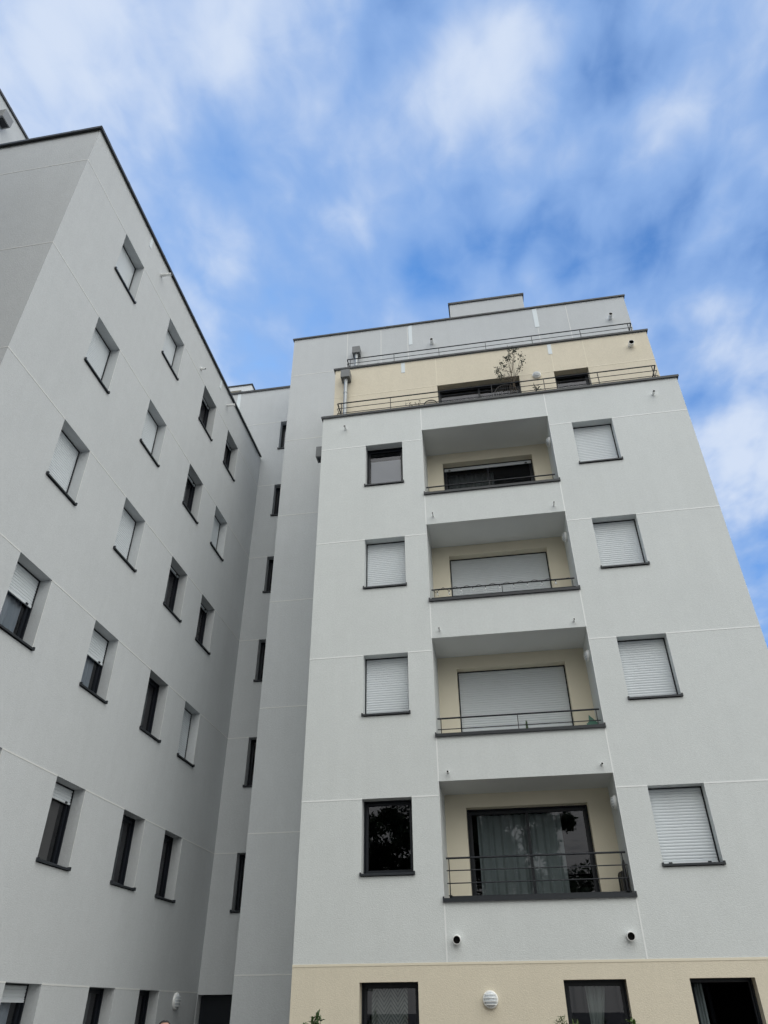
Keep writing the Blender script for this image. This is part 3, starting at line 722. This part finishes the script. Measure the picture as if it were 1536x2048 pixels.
# ================================================================== rainwater hoppers and boxes
def hopper(label, x, y, ztop, zbot, bw, bh, pr, dp=.22):
    t = thing('rainwater_hopper', label, 'downpipe', (x, y, zbot), group='grey hopper boxes with zinc downpipes')
    H_ = ztop-zbot
    mb = MB(); mb.box((-bw/2, -dp, H_-bh), (bw/2, -.001, H_), ZBOX); bevel_obj(mb.obj('hopper_box', t), .008)
    mb = MB(); py = -dp*.5
    mb.tube((0, py, H_-bh), (0, py, H_-bh-.12), pr*1.25, ZINC, r1=pr, seg=20, cap=False); mb.tube((0, py, H_-bh-.12), (0, py, 0), pr, ZINC, seg=20, cap=False); mb.obj('pipe', t, smooth=True)
    mb = MB(); zc_ = H_-bh-.55
    mb.tube((0, py, zc_), (0, py, zc_+.03), pr*1.18, ZINC, seg=20); mb.box((-.01, py, zc_+.005), (.01, -.001, zc_+.025), ZINC); mb.obj('bracket', t)
    return t
hopper('large grey hopper box with zinc downpipe on the beige top floor wall', .80, 1.06, 14.93, 12.0, .27, .30, .052, dp=.27)
hopper('small grey hopper box with zinc downpipe on the topmost grey wall', .75, YT, 17.72, 15.0, .26, .30, .052, dp=.24)
t = thing('wall_box', 'small dark grey metal box on the left side wall of the balcony block', 'vent box', (MX0, .45, 11.3), group='grey metal boxes on side walls')
mb = MB(); mb.box((-.24, -.14, 0), (-.001, .14, .34), ZBOX); bevel_obj(mb.obj('box_body', t), .006); mb = MB(); mb.box((-.2, -.1, -.012), (-.04, .1, -.001), DARK); mb.obj('outlet', t)
t = thing('wall_box', 'grey metal box high on the setback storey at the left edge', 'vent box', (PX, -5.36, 19.95), group='grey metal boxes on side walls')
mb = MB(); mb.box((.001, -.22, 0), (.26, .14, .36), mat('box_grey', (.22, .23, .24), rough=.5)); bevel_obj(mb.obj('box_body', t), .006); mb = MB(); mb.box((.04, -.16, -.012), (.22, .10, -.001), DARK); mb.obj('outlet', t)

# ================================================================== plants
def leaf(mb, p, d, n, l, w, M, bend=.25):
    """pointed leaf with a fold along its midrib"""
    d = d.normalized(); s_ = d.cross(n).normalized(); n = s_.cross(d).normalized(); k = mb.mi(M)
    pts = [(0, 0, 0), (.3, .42, .06), (.3, -.42, .06), (.65, .36, .03), (.65, -.36, .03), (1, 0, -bend), (.33, 0, 0), (.66, 0, -.06)]
    b0 = len(mb.v)
    for a, b, c in pts: mb.v.append(tuple(Vector(p)+d*(a*l)+s_*(b*w)+n*(c*l)))
    for q in ((0,1,6),(0,6,2),(1,3,7,6),(2,6,7,4),(3,5,7),(4,7,5)): mb.f.append(tuple(b0+i for i in q)); mb.m.append(k)
def rv(r=rnd): 
    while True:
        v = Vector((r.uniform(-1,1), r.uniform(-1,1), r.uniform(-1,1)))
        if .1 < v.length < 1: return v.normalized()
def stems(mb, base, tips, r0, M):
    for tp in tips:
        b, e = Vector(base)+Vector((rnd.uniform(-.02,.02), rnd.uniform(-.02,.02), 0)), Vector(tp); prev = b; n = 7
        side = Vector((rnd.uniform(-.5,.5), rnd.uniform(-.5,.5), 0))*(e-b).length*.12
        for i in range(1, n+1):
            s_ = i/n; p = b.lerp(e, s_)+side*math.sin(math.pi*s_); mb.tube(prev, p, r0*(1-.75*(i-1)/n), M, r1=r0*(1-.75*i/n), seg=6, cap=False); prev = p
# young olive like tree in a pot on the lower terrace
t = thing('potted_tree', 'slender dark leaved young tree rising in front of the wide terrace door', 'potted plant', (5.56, .65, 11.96))
mb = MB(); mb.lathe([(0, 0), (.13, 0), (.17, .30), (.18, .30), (.18, .34), (.15, .34), (.15, .30), (0, .30)], POT, seg=20); mb.obj('pot', t)
mb = MB(); lf = MB(); fork = Vector((.0, 0, 1.55))
ends = [Vector(p) for p in ((.02,.0,2.75),(.18,.03,2.72),(.34,.0,2.25),(.30,-.05,2.38),(-.10,.05,2.5),(-.22,0,2.25),(-.40,0,1.98),(-.34,.05,2.10),(-.18,-.05,2.05),(.10,.05,2.35),(-.05,-.08,2.3),(.22,.08,2.05),(-.30,.04,1.82),(-.02,.02,2.55),(.12,-.05,2.6),(-.36,-.04,1.72))]
stems(mb, (0, 0, .3), [fork+Vector((.02, 0, 0)), fork+Vector((-.06, .02, .05)), fork+Vector((.05, -.03, .1))], .014, BARK)
for e in ends:
    st = fork+Vector((rnd.uniform(-.06,.05), 0, rnd.uniform(-.35,.35))); prev = st
    for i in range(1, 6):
        p = st.lerp(e, i/5)+rv()*.018; mb.tube(prev, p, .008*(1-.13*i), BARK, seg=5, cap=False); prev = p
    for _ in range(33):
        c = e+rv()*rnd.uniform(0, .13); leaf(lf, c, rv()+Vector((0,0,.3)), rv(), rnd.uniform(.04,.062), rnd.uniform(.022,.034), LEAFD)
mb.obj('trunk', t); lf.obj('foliage', t, fix=False)
def terrace_plant(label, x, y, z, tips, M, ll=.05, n=12):
    t = thing('potted_plant', label, 'potted plant', (x, y, z)); a = MB(); b = MB(); c = MB()
    c.lathe([(0,0),(.10,0),(.13,.2),(.14,.2),(.14,.23),(.11,.23),(.11,.2),(0,.2)], POT, seg=16); c.obj('pot', t)
    stems(a, (0,0,.2), tips, .006, BARK)
    for tp in tips:
        for i in range(n):
            s_ = rnd.uniform(.72, 1.02); p = Vector((0,0,.2)).lerp(Vector(tp), s_)+rv()*.02; leaf(b, p, rv()+Vector((0,0,.4)), rv(), ll*rnd.uniform(.6,1), ll*.4, M)
    a.obj('stem', t); b.obj('foliage', t, fix=False); return t
terrace_plant('thin dark stems of a potted plant behind the terrace railing, left of a wicker chair', 2.80, .6, 11.96, [(-.20,0,1.14),(-.12,0,1.24),(-.07,.02,1.17),(.05,0,1.15),(.07,.02,1.10),(.18,0,1.19),(.16,.01,1.12)], LEAFD)
terrace_plant('small potted plant behind the terrace railing, under the round white lamp', 6.13, .6, 11.96, [(-.05,0,1.34),(.04,0,1.15),(.0,.02,1.1),(.08,0,1.18),(-.02,0,1.18)], LEAFD, ll=.07)
# wicker chairs, only their backs show
def wicker(label, x, y, z, r, top, rz, wide=1.):
    t = thing('wicker_chair', label, 'chair', (x, y, z), rz, group='dark chairs on the terrace')
    mb = MB(); n = 18; arc = [(math.cos(math.pi*i/n)*r*wide, 0, top-r+math.sin(math.pi*i/n)*r) for i in range(n+1)]
    arc = [(r*wide, 0, .42)]+arc+[(-r*wide, 0, .42)]; mb.path(arc, .013, WICKER)
    for i in range(1, 12):
        xx = -r*wide+2*r*wide*i/12; h_ = math.sqrt(max(0, 1-(xx/(r*wide))**2))*r; mb.tube((xx, 0, .42), (xx, 0, top-r+h_), .006, WICKER, seg=6)
    for k in range(4): mb.tube((-r*wide*.96, 0, .5+k*.09), (r*wide*.96, 0, .5+k*.09), .006, WICKER, seg=6)
    mb.obj('backrest', t)
    mb = MB(); mb.lathe([(0, .40), (r*1.02, .40), (r*1.05, .42), (r*1.02, .44), (0, .43)], WICKER, seg=24, o=(0, -.22, 0)); mb.obj('seat', t)
    for sx in (-1, 1):
        for sy in (-.42, -.04): mb = MB(); mb.tube((sx*r*.75, sy, .41), (sx*r*.95, sy-.03, 0), .012, WICKER); mb.obj('leg', t)
    return t
wicker('dark wicker chair with rounded back behind the terrace railing, left of the wide door', 3.27, .62, 11.96, .19, 1.155, 0)
wicker('dark chair with arched back before the wide terrace door, under the young tree', 5.38, .66, 11.96, .36, 1.42, R(12), 1.)

# green folded chair and green plant tip on balcony three
t = thing('folding_chair', 'green folded chair leaning in the right corner of a recessed balcony', 'chair', (6.02, .72, LT[3]-2.56))
mb = MB(); zt = 1.0; rt = Matrix.Rotation(R(-12), 3, 'Y')
mb.v += [(-.06, 0, .12), (.06, 0, .10), (.17, 0, .82), (.02, 0, .985), (-.06, .022, .12), (.06, .022, .10), (.17, .022, .82), (.02, .022, .985)]; k = mb.mi(GREENP)
for q in ((0,1,2,3),(7,6,5,4),(0,4,5,1),(1,5,6,2),(2,6,7,3),(3,7,4,0)): mb.f.append(q); mb.m.append(k)
mb.obj('backrest', t)
mb = MB(); mb.box((-.05, -.06, .38), (.14, -.035, .80), GREENP); mb.obj('seat', t)
for x in (-.03, .11):
    mb = MB(); mb.tube((x, -.03, 0), (x+.03, .03, .85), .011, GREENP); mb.obj('leg', t)
t = thing('potted_plant', 'small pointed green plant tip above a balcony parapet, before a closed shutter', 'potted plant', (4.80, .5, LT[3]-2.56))
mb = MB(); mb.lathe([(0,0),(.09,0),(.12,.2),(.12,.22),(.1,.22),(.1,.2),(0,.2)], POT, seg=16); mb.obj('pot', t)
mb = MB(); c_ = MB(); c_.tube((0,0,.2), (0,0,.75), .01, BARK); c_.obj('stem', t)
for i in range(150):
    h_ = rnd.uniform(.3, .86); rr = .055*(1-((h_-.3)/.6))+.006; a = rnd.uniform(0, 6.28); leaf(mb, (math.cos(a)*rr*.5, math.sin(a)*rr*.5, h_-.03), Vector((math.cos(a)*.3, math.sin(a)*.3, 1)), Vector((math.cos(a), math.sin(a), .2)), .06, .02, MATS['laurel_leaf'])
mb.obj('foliage', t, fix=False)
# black folded reclining chair on the lowest balcony
t = thing('folding_chair', 'black folded reclining chair standing upright at the right end of the lowest balcony', 'chair', (6.13, .55, LT[2]-2.56))
rp = lambda x, y, z: (x, y, z)
mb = MB(); pts = [(.03, -.18, .05), (.03, -.18, 1.12)]+[(.03, -.18+.05*(1-math.cos(math.pi*i/6)), 1.12+.06*math.sin(math.pi*i/6)) for i in range(1, 7)]+[(.03, -.08, .05)]
mb.path(pts, .018, BLACKP); mb.box((.0, -.19, .08), (.045, -.07, 1.10), BLACKP); mb.obj('frame', t)
mb = MB(); mb.box((-.035, -.15, .12), (-.008, .22, 1.02), BLACKP); mb.obj('seat', t)
mb = MB(); mb.path([(-.06, .14, .0), (-.06, .10, .98), (-.06, .0, 1.0), (-.05, -.1, 1.0)], .014, BLACKP); mb.obj('armrest', t)
mb = MB(); mb.box((.04, -.30, .05), (.065, -.1, .62), BLACKP); mb.box((-.10, .02, .1), (-.062, .16, .42), BLACKP); mb.obj('footrest', t)

# ================================================================== ground
def ground():
    M = bpy.data.materials.new('paving'); M.use_nodes = True; t = M.node_tree; b = t.nodes['Principled BSDF']; b.inputs['Roughness'].default_value = .9
    g = t.nodes.new('ShaderNodeNewGeometry'); br = t.nodes.new('ShaderNodeTexBrick'); t.links.new(g.outputs['Position'], br.inputs['Vector']); br.inputs['Scale'].default_value = 2.2
    br.inputs['Color1'].default_value = (.15, .145, .135, 1); br.inputs['Color2'].default_value = (.18, .175, .165, 1); br.inputs['Mortar'].default_value = (.15, .15, .14, 1); br.inputs['Mortar Size'].default_value = .012
    t.links.new(br.outputs[0], b.inputs['Base Color'])
    mb = MB(); mb.quad([(-900,-900,GZ-.02),(900,-900,GZ-.02),(900,900,GZ-.02),(-900,900,GZ-.02)], mat('asphalt', (.075,.075,.078), rough=.95, vary=[(.3,.15),(15,.1)]))
    o = mb.obj('ground'); o['kind'] = 'structure'
    mb = MB(); mb.quad([(-3,-13,GZ-.012),(14,-13,GZ-.012),(14,4.7,GZ-.012),(-3,4.7,GZ-.012)], M); o = mb.obj('pavement'); o['kind'] = 'structure'
    mb = MB(); mb.quad([(.9,-2.9,GZ-.004),(9.4,-2.9,GZ-.004),(9.4,-.02,GZ-.004),(.9,-.02,GZ-.004)], mat('soil', (.07,.05,.035), rough=1, vary=[(8,.3)], bump=(12, 1, .03))); o = mb.obj('soil_bed'); o['kind'] = 'structure'
ground()

# shrubs at the foot of the beige wall
def shrub(label, x, y, tips, M, ll, lw, n, low=.25):
    t = thing('shrub', label, 'shrub', (x, y, GZ), group='shrubs below the beige wall'); a = MB(); b = MB()
    T = [Vector(p)-Vector((x, y, GZ)) for p in tips]; tallest = max(q.z for q in T)
    for i in range(16):
        an = rnd.uniform(0, 6.28); rr = rnd.uniform(.1, .34); T.append(Vector((math.cos(an)*rr, math.sin(an)*rr, tallest*rnd.uniform(.55, .88))))
    stems(a, (0,0,0), T, .012, BARK)
    for tp in T:
        for i in range(n):
            s_ = 1-rnd.random()**1.6*(1-low); p = Vector((0,0,0)).lerp(tp, s_)+rv()*.02; up = .35+.8*s_
            leaf(b, p, rv()+Vector((0,0,up)), rv()+Vector((0,0,.6)), ll*rnd.uniform(.8, 1.25), lw*rnd.uniform(.95, 1.3), M)
        for i in range(7):                       # rosette at the tip
            an = i*.9; leaf(b, tp-Vector((0,0,.02)), Vector((math.cos(an), math.sin(an), .55)), Vector((0,0,1)), ll*.8, lw*.85, M)
    a.obj('stem', t); b.obj('foliage', t, fix=False)
zt = lambda v, q=0: v-.005+q
shrub('broad leaved green shrub whose top shows left of the zigzag curtain window', 1.33, -2.0, [(1.40,-2,zt(-.69)),(1.345,-2,zt(-.70)),(1.45,-2.02,zt(-.73)),(1.31,-1.98,zt(-.75)),(1.19,-2,zt(-.81)),(1.23,-2.02,zt(-.83)),(1.40,-2.05,zt(-.77))], LEAFG, .085, .034, 26)
WIL = mat('narrow_leaf', (.10, .15, .05), rough=.5, vary=[(9, .3)])
shrub('narrow leaved shrub with thin tips at the left corner of the window with tied curtain', 4.78, -2.0, [(4.70,-2,zt(-.71)),(4.66,-2,zt(-.76)),(4.73,-2.02,zt(-.79)),(4.87,-2,zt(-.79)),(4.90,-2.02,zt(-.81))], WIL, .085, .014, 22)
shrub('fresh green shrub, its single top shoot below the window with a tied curtain', 5.63, -2.0, [(5.59,-2,zt(-.77)),(5.63,-2,zt(-.80))], mat('fresh_leaf', (.09,.16,.035), rough=.45, vary=[(9,.25)]), .09, .04, 22)

# ================================================================== trees across the court, seen in the glass
def tree(label, x, y, h, cr, seed, M):
    r = random.Random(seed); t = thing('broadleaf_tree', label, 'tree', (x, y, GZ), group='trees across the court'); a = MB(); b = MB()
    pts = [Vector((0,0,0)), Vector((.1,.05,h*.18)), Vector((.05,-.1,h*.36)), Vector((.15,0,h*.55)), Vector((0,.1,h*.78))]
    for i in range(4): a.tube(pts[i], pts[i+1], .20*(1-.2*i), BARK, r1=.20*(1-.2*(i+1)), seg=10, cap=False)
    cl = []
    for i in range(120):
        an = r.uniform(0, 6.28); zz_ = r.uniform(.22, 1.0); rad = cr*math.sqrt(max(.04, 1-((zz_-.56)/.46)**2))*r.uniform(.3, 1.0)
        c = Vector((math.cos(an)*rad, math.sin(an)*rad, h*zz_)); cl.append((c, r.uniform(.55, 1.1)))
        st = pts[2].lerp(pts[4], min(1, max(0, (zz_-.3)))); a.tube(st, st.lerp(c, .55)+Vector((0,0,-.15)), .055, BARK, r1=.035, seg=6, cap=False); a.tube(st.lerp(c, .55)+Vector((0,0,-.15)), c, .035, BARK, r1=.01, seg=6, cap=False)
    for c, s_ in cl:
        for _ in range(480):
            d = rv(r)*s_*(r.random()**.45); d.z *= .8; leaf(b, c+d, rv(r), rv(r), r.uniform(.17, .26), r.uniform(.11, .16), M)
    a.obj('trunk', t); b.obj('crown', t, fix=False)
TL_ = mat('tree_leaf', (.05, .085, .028), rough=.5, vary=[(2, .3)])
SHADE_HOUSE = thing('apartment_building', 'added ochre house unseen behind the viewer, shading the end wall of the left wing', 'house', (-13, -17, GZ))  # added out of view to block sky light from the end wall
OCH = mat('ochre_render', (.33, .29, .23), rough=.95, vary=[(.6, .05)], bump=(30, .5, .01)); nb = []
nbz = [g for g in G[:6]]; nbx = (-19.2, -16.2, -13.2, -10.2, -7.2)
def fr_n(y0): return lambda u, d, z: (u, y0-d, z)
nb.append(wall('wall', SHADE_HOUSE, fr_n(-11.4), -21, -4.6, GZ, 17.0, [(x, x+1.1, g-WH, g) for x in nbx for g in nbz], OCH))
nb.append(wall('wall', SHADE_HOUSE, lambda u, d, z: (-4.6-d, u, z), -24, -11.4, GZ, 17.0, [], OCH))
mb = MB(); mb.quad([(-21,-24,GZ),(-21,-24,17),(-21,-11.4,17),(-21,-11.4,GZ)], OCH); mb.quad([(-21,-24,GZ),(-4.6,-24,GZ),(-4.6,-24,17),(-21,-24,17)], OCH); nb.append(mb.obj('wall', SHADE_HOUSE, fix=False))
mb = MB(); mb.box((-21.3,-24.3,17.001),(-4.3,-11.1,17.25), COPE); nb.append(mb.obj('roof', SHADE_HOUSE))
for x in nbx:
    for g in nbz: nb.append(window(SHADE_HOUSE, (x+1.1, -11.4, g), math.pi, 1.1, WH, shut=(.0, .4, 1)[(int(-x*7)+int(g*3)) % 3]))
for o in nb: o.location = Vector(o.location)-Vector((-13, -17, GZ))
tree('tall dark broadleaf tree across the court, mirrored in the lower left window', -5.6, -26, 14.0, 5.6, 3, TL_)
tree('spreading broadleaf tree across the court, mirrored in the lowest balcony door', 3.2, -27, 14.5, 5.2, 5, TL_)

# ================================================================== person
def person():
    X, Y = 1.28, -6.85; H_ = 1.603                      # top of the head just reaches the picture's lower edge
    t = thing('person', 'person standing near the left wing, only the top of a dark haired head in view', 'person', (X, Y, GZ), R(-62))
    def skin(name, verts, edges, rad, M, parent=t, sub=2):
        me = bpy.data.meshes.new(name); me.from_pydata(verts, edges, []); me.materials.append(M); o = bpy.data.objects.new(name, me); COL.objects.link(o); o.parent = parent
        sk = o.modifiers.new('skin', 'SKIN'); sk.use_smooth_shade = True
        for v, q in zip(me.skin_vertices[0].data, rad): v.radius = (q if isinstance(q, tuple) else (q, q))
        me.skin_vertices[0].data[0].use_root = True
        o.modifiers.new('sub', 'SUBSURF').levels = sub; o.modifiers['sub'].render_levels = sub; return o
    # faces +x locally; body with arms and hands
    V = [(0,0,.93),(0,0,1.05),(.01,0,1.20),(0,0,1.33),(-.01,0,1.395),(.01,0,1.45),(.025,0,1.51),(.02,0,1.56),
         (0,.17,1.335),(-.02,.21,1.07),(.05,.20,.83),(.07,.195,.745),(0,-.17,1.335),(-.02,-.21,1.07),(.05,-.20,.83),(.07,-.195,.745),
         (0,.09,.88),(.01,.10,.48),(-.02,.10,.10),(.10,.105,.035),(0,-.09,.88),(.03,-.10,.48),(.03,-.10,.10),(.15,-.105,.035)]
    E_ = [(0,1),(1,2),(2,3),(3,4),(4,5),(5,6),(6,7),(3,8),(8,9),(9,10),(10,11),(3,12),(12,13),(13,14),(14,15),(0,16),(16,17),(17,18),(18,19),(0,20),(20,21),(21,22),(22,23)]
    Rd = [(.11,.145),(.10,.13),(.115,.15),(.09,.13),.052,.055,(.09,.075),(.085,.07),.058,.043,.030,(.038,.018),.058,.043,.030,(.038,.018),.085,.056,.040,.04,.085,.056,.040,.04]
    body = skin('body', V, E_, Rd, SKIN)
    for sgn, wr in ((1, V[11]), (-1, V[15])):
        for k, (dx_, ln) in enumerate(((.028, .062), (.010, .072), (-.009, .066), (-.026, .052))):
            b0 = Vector(wr)+Vector((dx_, 0, -.02)); skin('finger', [tuple(b0), tuple(b0+Vector((.004,0,-ln*.45))), tuple(b0+Vector((.016,-sgn*.008,-ln)))], [(0,1),(1,2)], [.009,.0085,.007], SKIN, body, 1)
        b0 = Vector(wr)+Vector((.03, 0, .02)); skin('finger', [tuple(b0), tuple(b0+Vector((.028,-sgn*.012,-.025))), tuple(b0+Vector((.034,-sgn*.016,-.055)))], [(0,1),(1,2)], [.011,.010,.008], SKIN, body, 1)
    # head with face
    bm = bmesh.new(); bmesh.ops.create_uvsphere(bm, u_segments=32, v_segments=24, radius=1)
    for v in bm.verts:
        x, y, z = v.co; fx = x*.098; fy = y*.076; fz = z*.118
        if z < 0: fy *= 1-.28*(-z)**1.5; fx *= 1-.12*(-z)
        if x > .3:
            fx += .020*math.exp(-((y/.16)**2))*math.exp(-(((z+.10)/.17)**2)); fx -= .010*(math.exp(-(((y-.38)/.16)**2))+math.exp(-(((y+.38)/.16)**2)))*math.exp(-(((z-.02)/.12)**2))
            fx += .006*math.exp(-((y/.28)**2))*math.exp(-(((z+.45)/.09)**2)); fx += .006*math.exp(-(((z+.80)/.15)**2))
        v.co = (fx, fy, fz)
    me = bpy.data.meshes.new('head'); bm.to_mesh(me); bm.free(); me.materials.append(SKIN); me.polygons.foreach_set('use_smooth', [True]*len(me.polygons))
    hd = link_mesh('head', me, t, (.02, 0, H_-.118-.008))
    for sgn in (-1, 1):
        mb = MB(); mb.lathe([(0,.007),(.006,.0055),(.011,.0),(.006,-.004)], mat('eye_white', (.75,.73,.70), rough=.2), seg=12, axis='x+', o=(.083, sgn*.030, .002)); mb.lathe([(0,.0085),(.0045,.0068)], BLACKP, seg=10, axis='x+', o=(.083, sgn*.030, .002)); mb.obj('eye', hd, smooth=True)
        mb = MB(); mb.lathe([(0,.012),(.012,.014),(.024,.010),(.028,.0),(.02,-.006)], SKIN, seg=14, axis='x+'); e_ = mb.obj('ear', hd, smooth=True, loc=(-.002, sgn*.073, -.008)); e_.rotation_euler = (0, 0, sgn*R(70)); e_.scale = (1, .8, 1.15)
    mb = MB(); mb.box((.092, -.020, -.052), (.098, .020, -.047), mat('lip', (.30,.12,.10), rough=.5)); bevel_obj(mb.obj('mouth', hd), .002)
    bm = bmesh.new(); bmesh.ops.create_uvsphere(bm, u_segments=32, v_segments=20, radius=1)
    for v in bm.verts: x, y, z = v.co; n_ = 1+.012*math.sin(x*23+y*17)+.01*math.sin(y*31+z*11); v.co = (x*.103*n_-.004, y*.081*n_, z*.1225*n_)
    bmesh.ops.delete(bm, geom=[v for v in bm.verts if v.co.z < .03+.55*max(0, v.co.x-.02)*1.0-.09*(v.co.x < -.01) or (v.co.x > .045 and v.co.z < .104)], context='VERTS')
    me = bpy.data.meshes.new('hair'); bm.to_mesh(me); bm.free(); me.materials.append(HAIR); me.polygons.foreach_set('use_smooth', [True]*len(me.polygons)); link_mesh('hair', me, hd)
    # clothes
    off = lambda a, k: [tuple(q+k for q in r) if isinstance(r, tuple) else r+k for r in a]
    sv_ = [0,1,2,3,8,9,12,13]; mp = {v: i for i, v in enumerate(sv_)}
    ts = [V[i] for i in sv_]; ts[5] = tuple(Vector(V[8]).lerp(Vector(V[9]), .75)); ts[7] = tuple(Vector(V[12]).lerp(Vector(V[13]), .75))
    skin('shirt', ts, [(mp[a], mp[b]) for a, b in E_ if a in mp and b in mp], off([Rd[i] for i in sv_], .012), CLOTH)
    tv = [0,16,17,18,20,21,22]; mp = {v: i for i, v in enumerate(tv)}
    skin('trousers', [V[i] for i in tv], [(mp[a], mp[b]) for a, b in E_ if a in mp and b in mp], off([Rd[i] for i in tv], .011), DENIM)
    for a, b in ((18, 19), (22, 23)):
        p = Vector(V[a]); q = Vector(V[b]); skin('shoe', [(p.x-.02, p.y, .05), (p.x+.06, p.y, .045), (q.x+.06, q.y, .032)], [(0,1),(1,2)], [(.045,.045),(.045,.04),(.04,.028)], SHOE)
person()
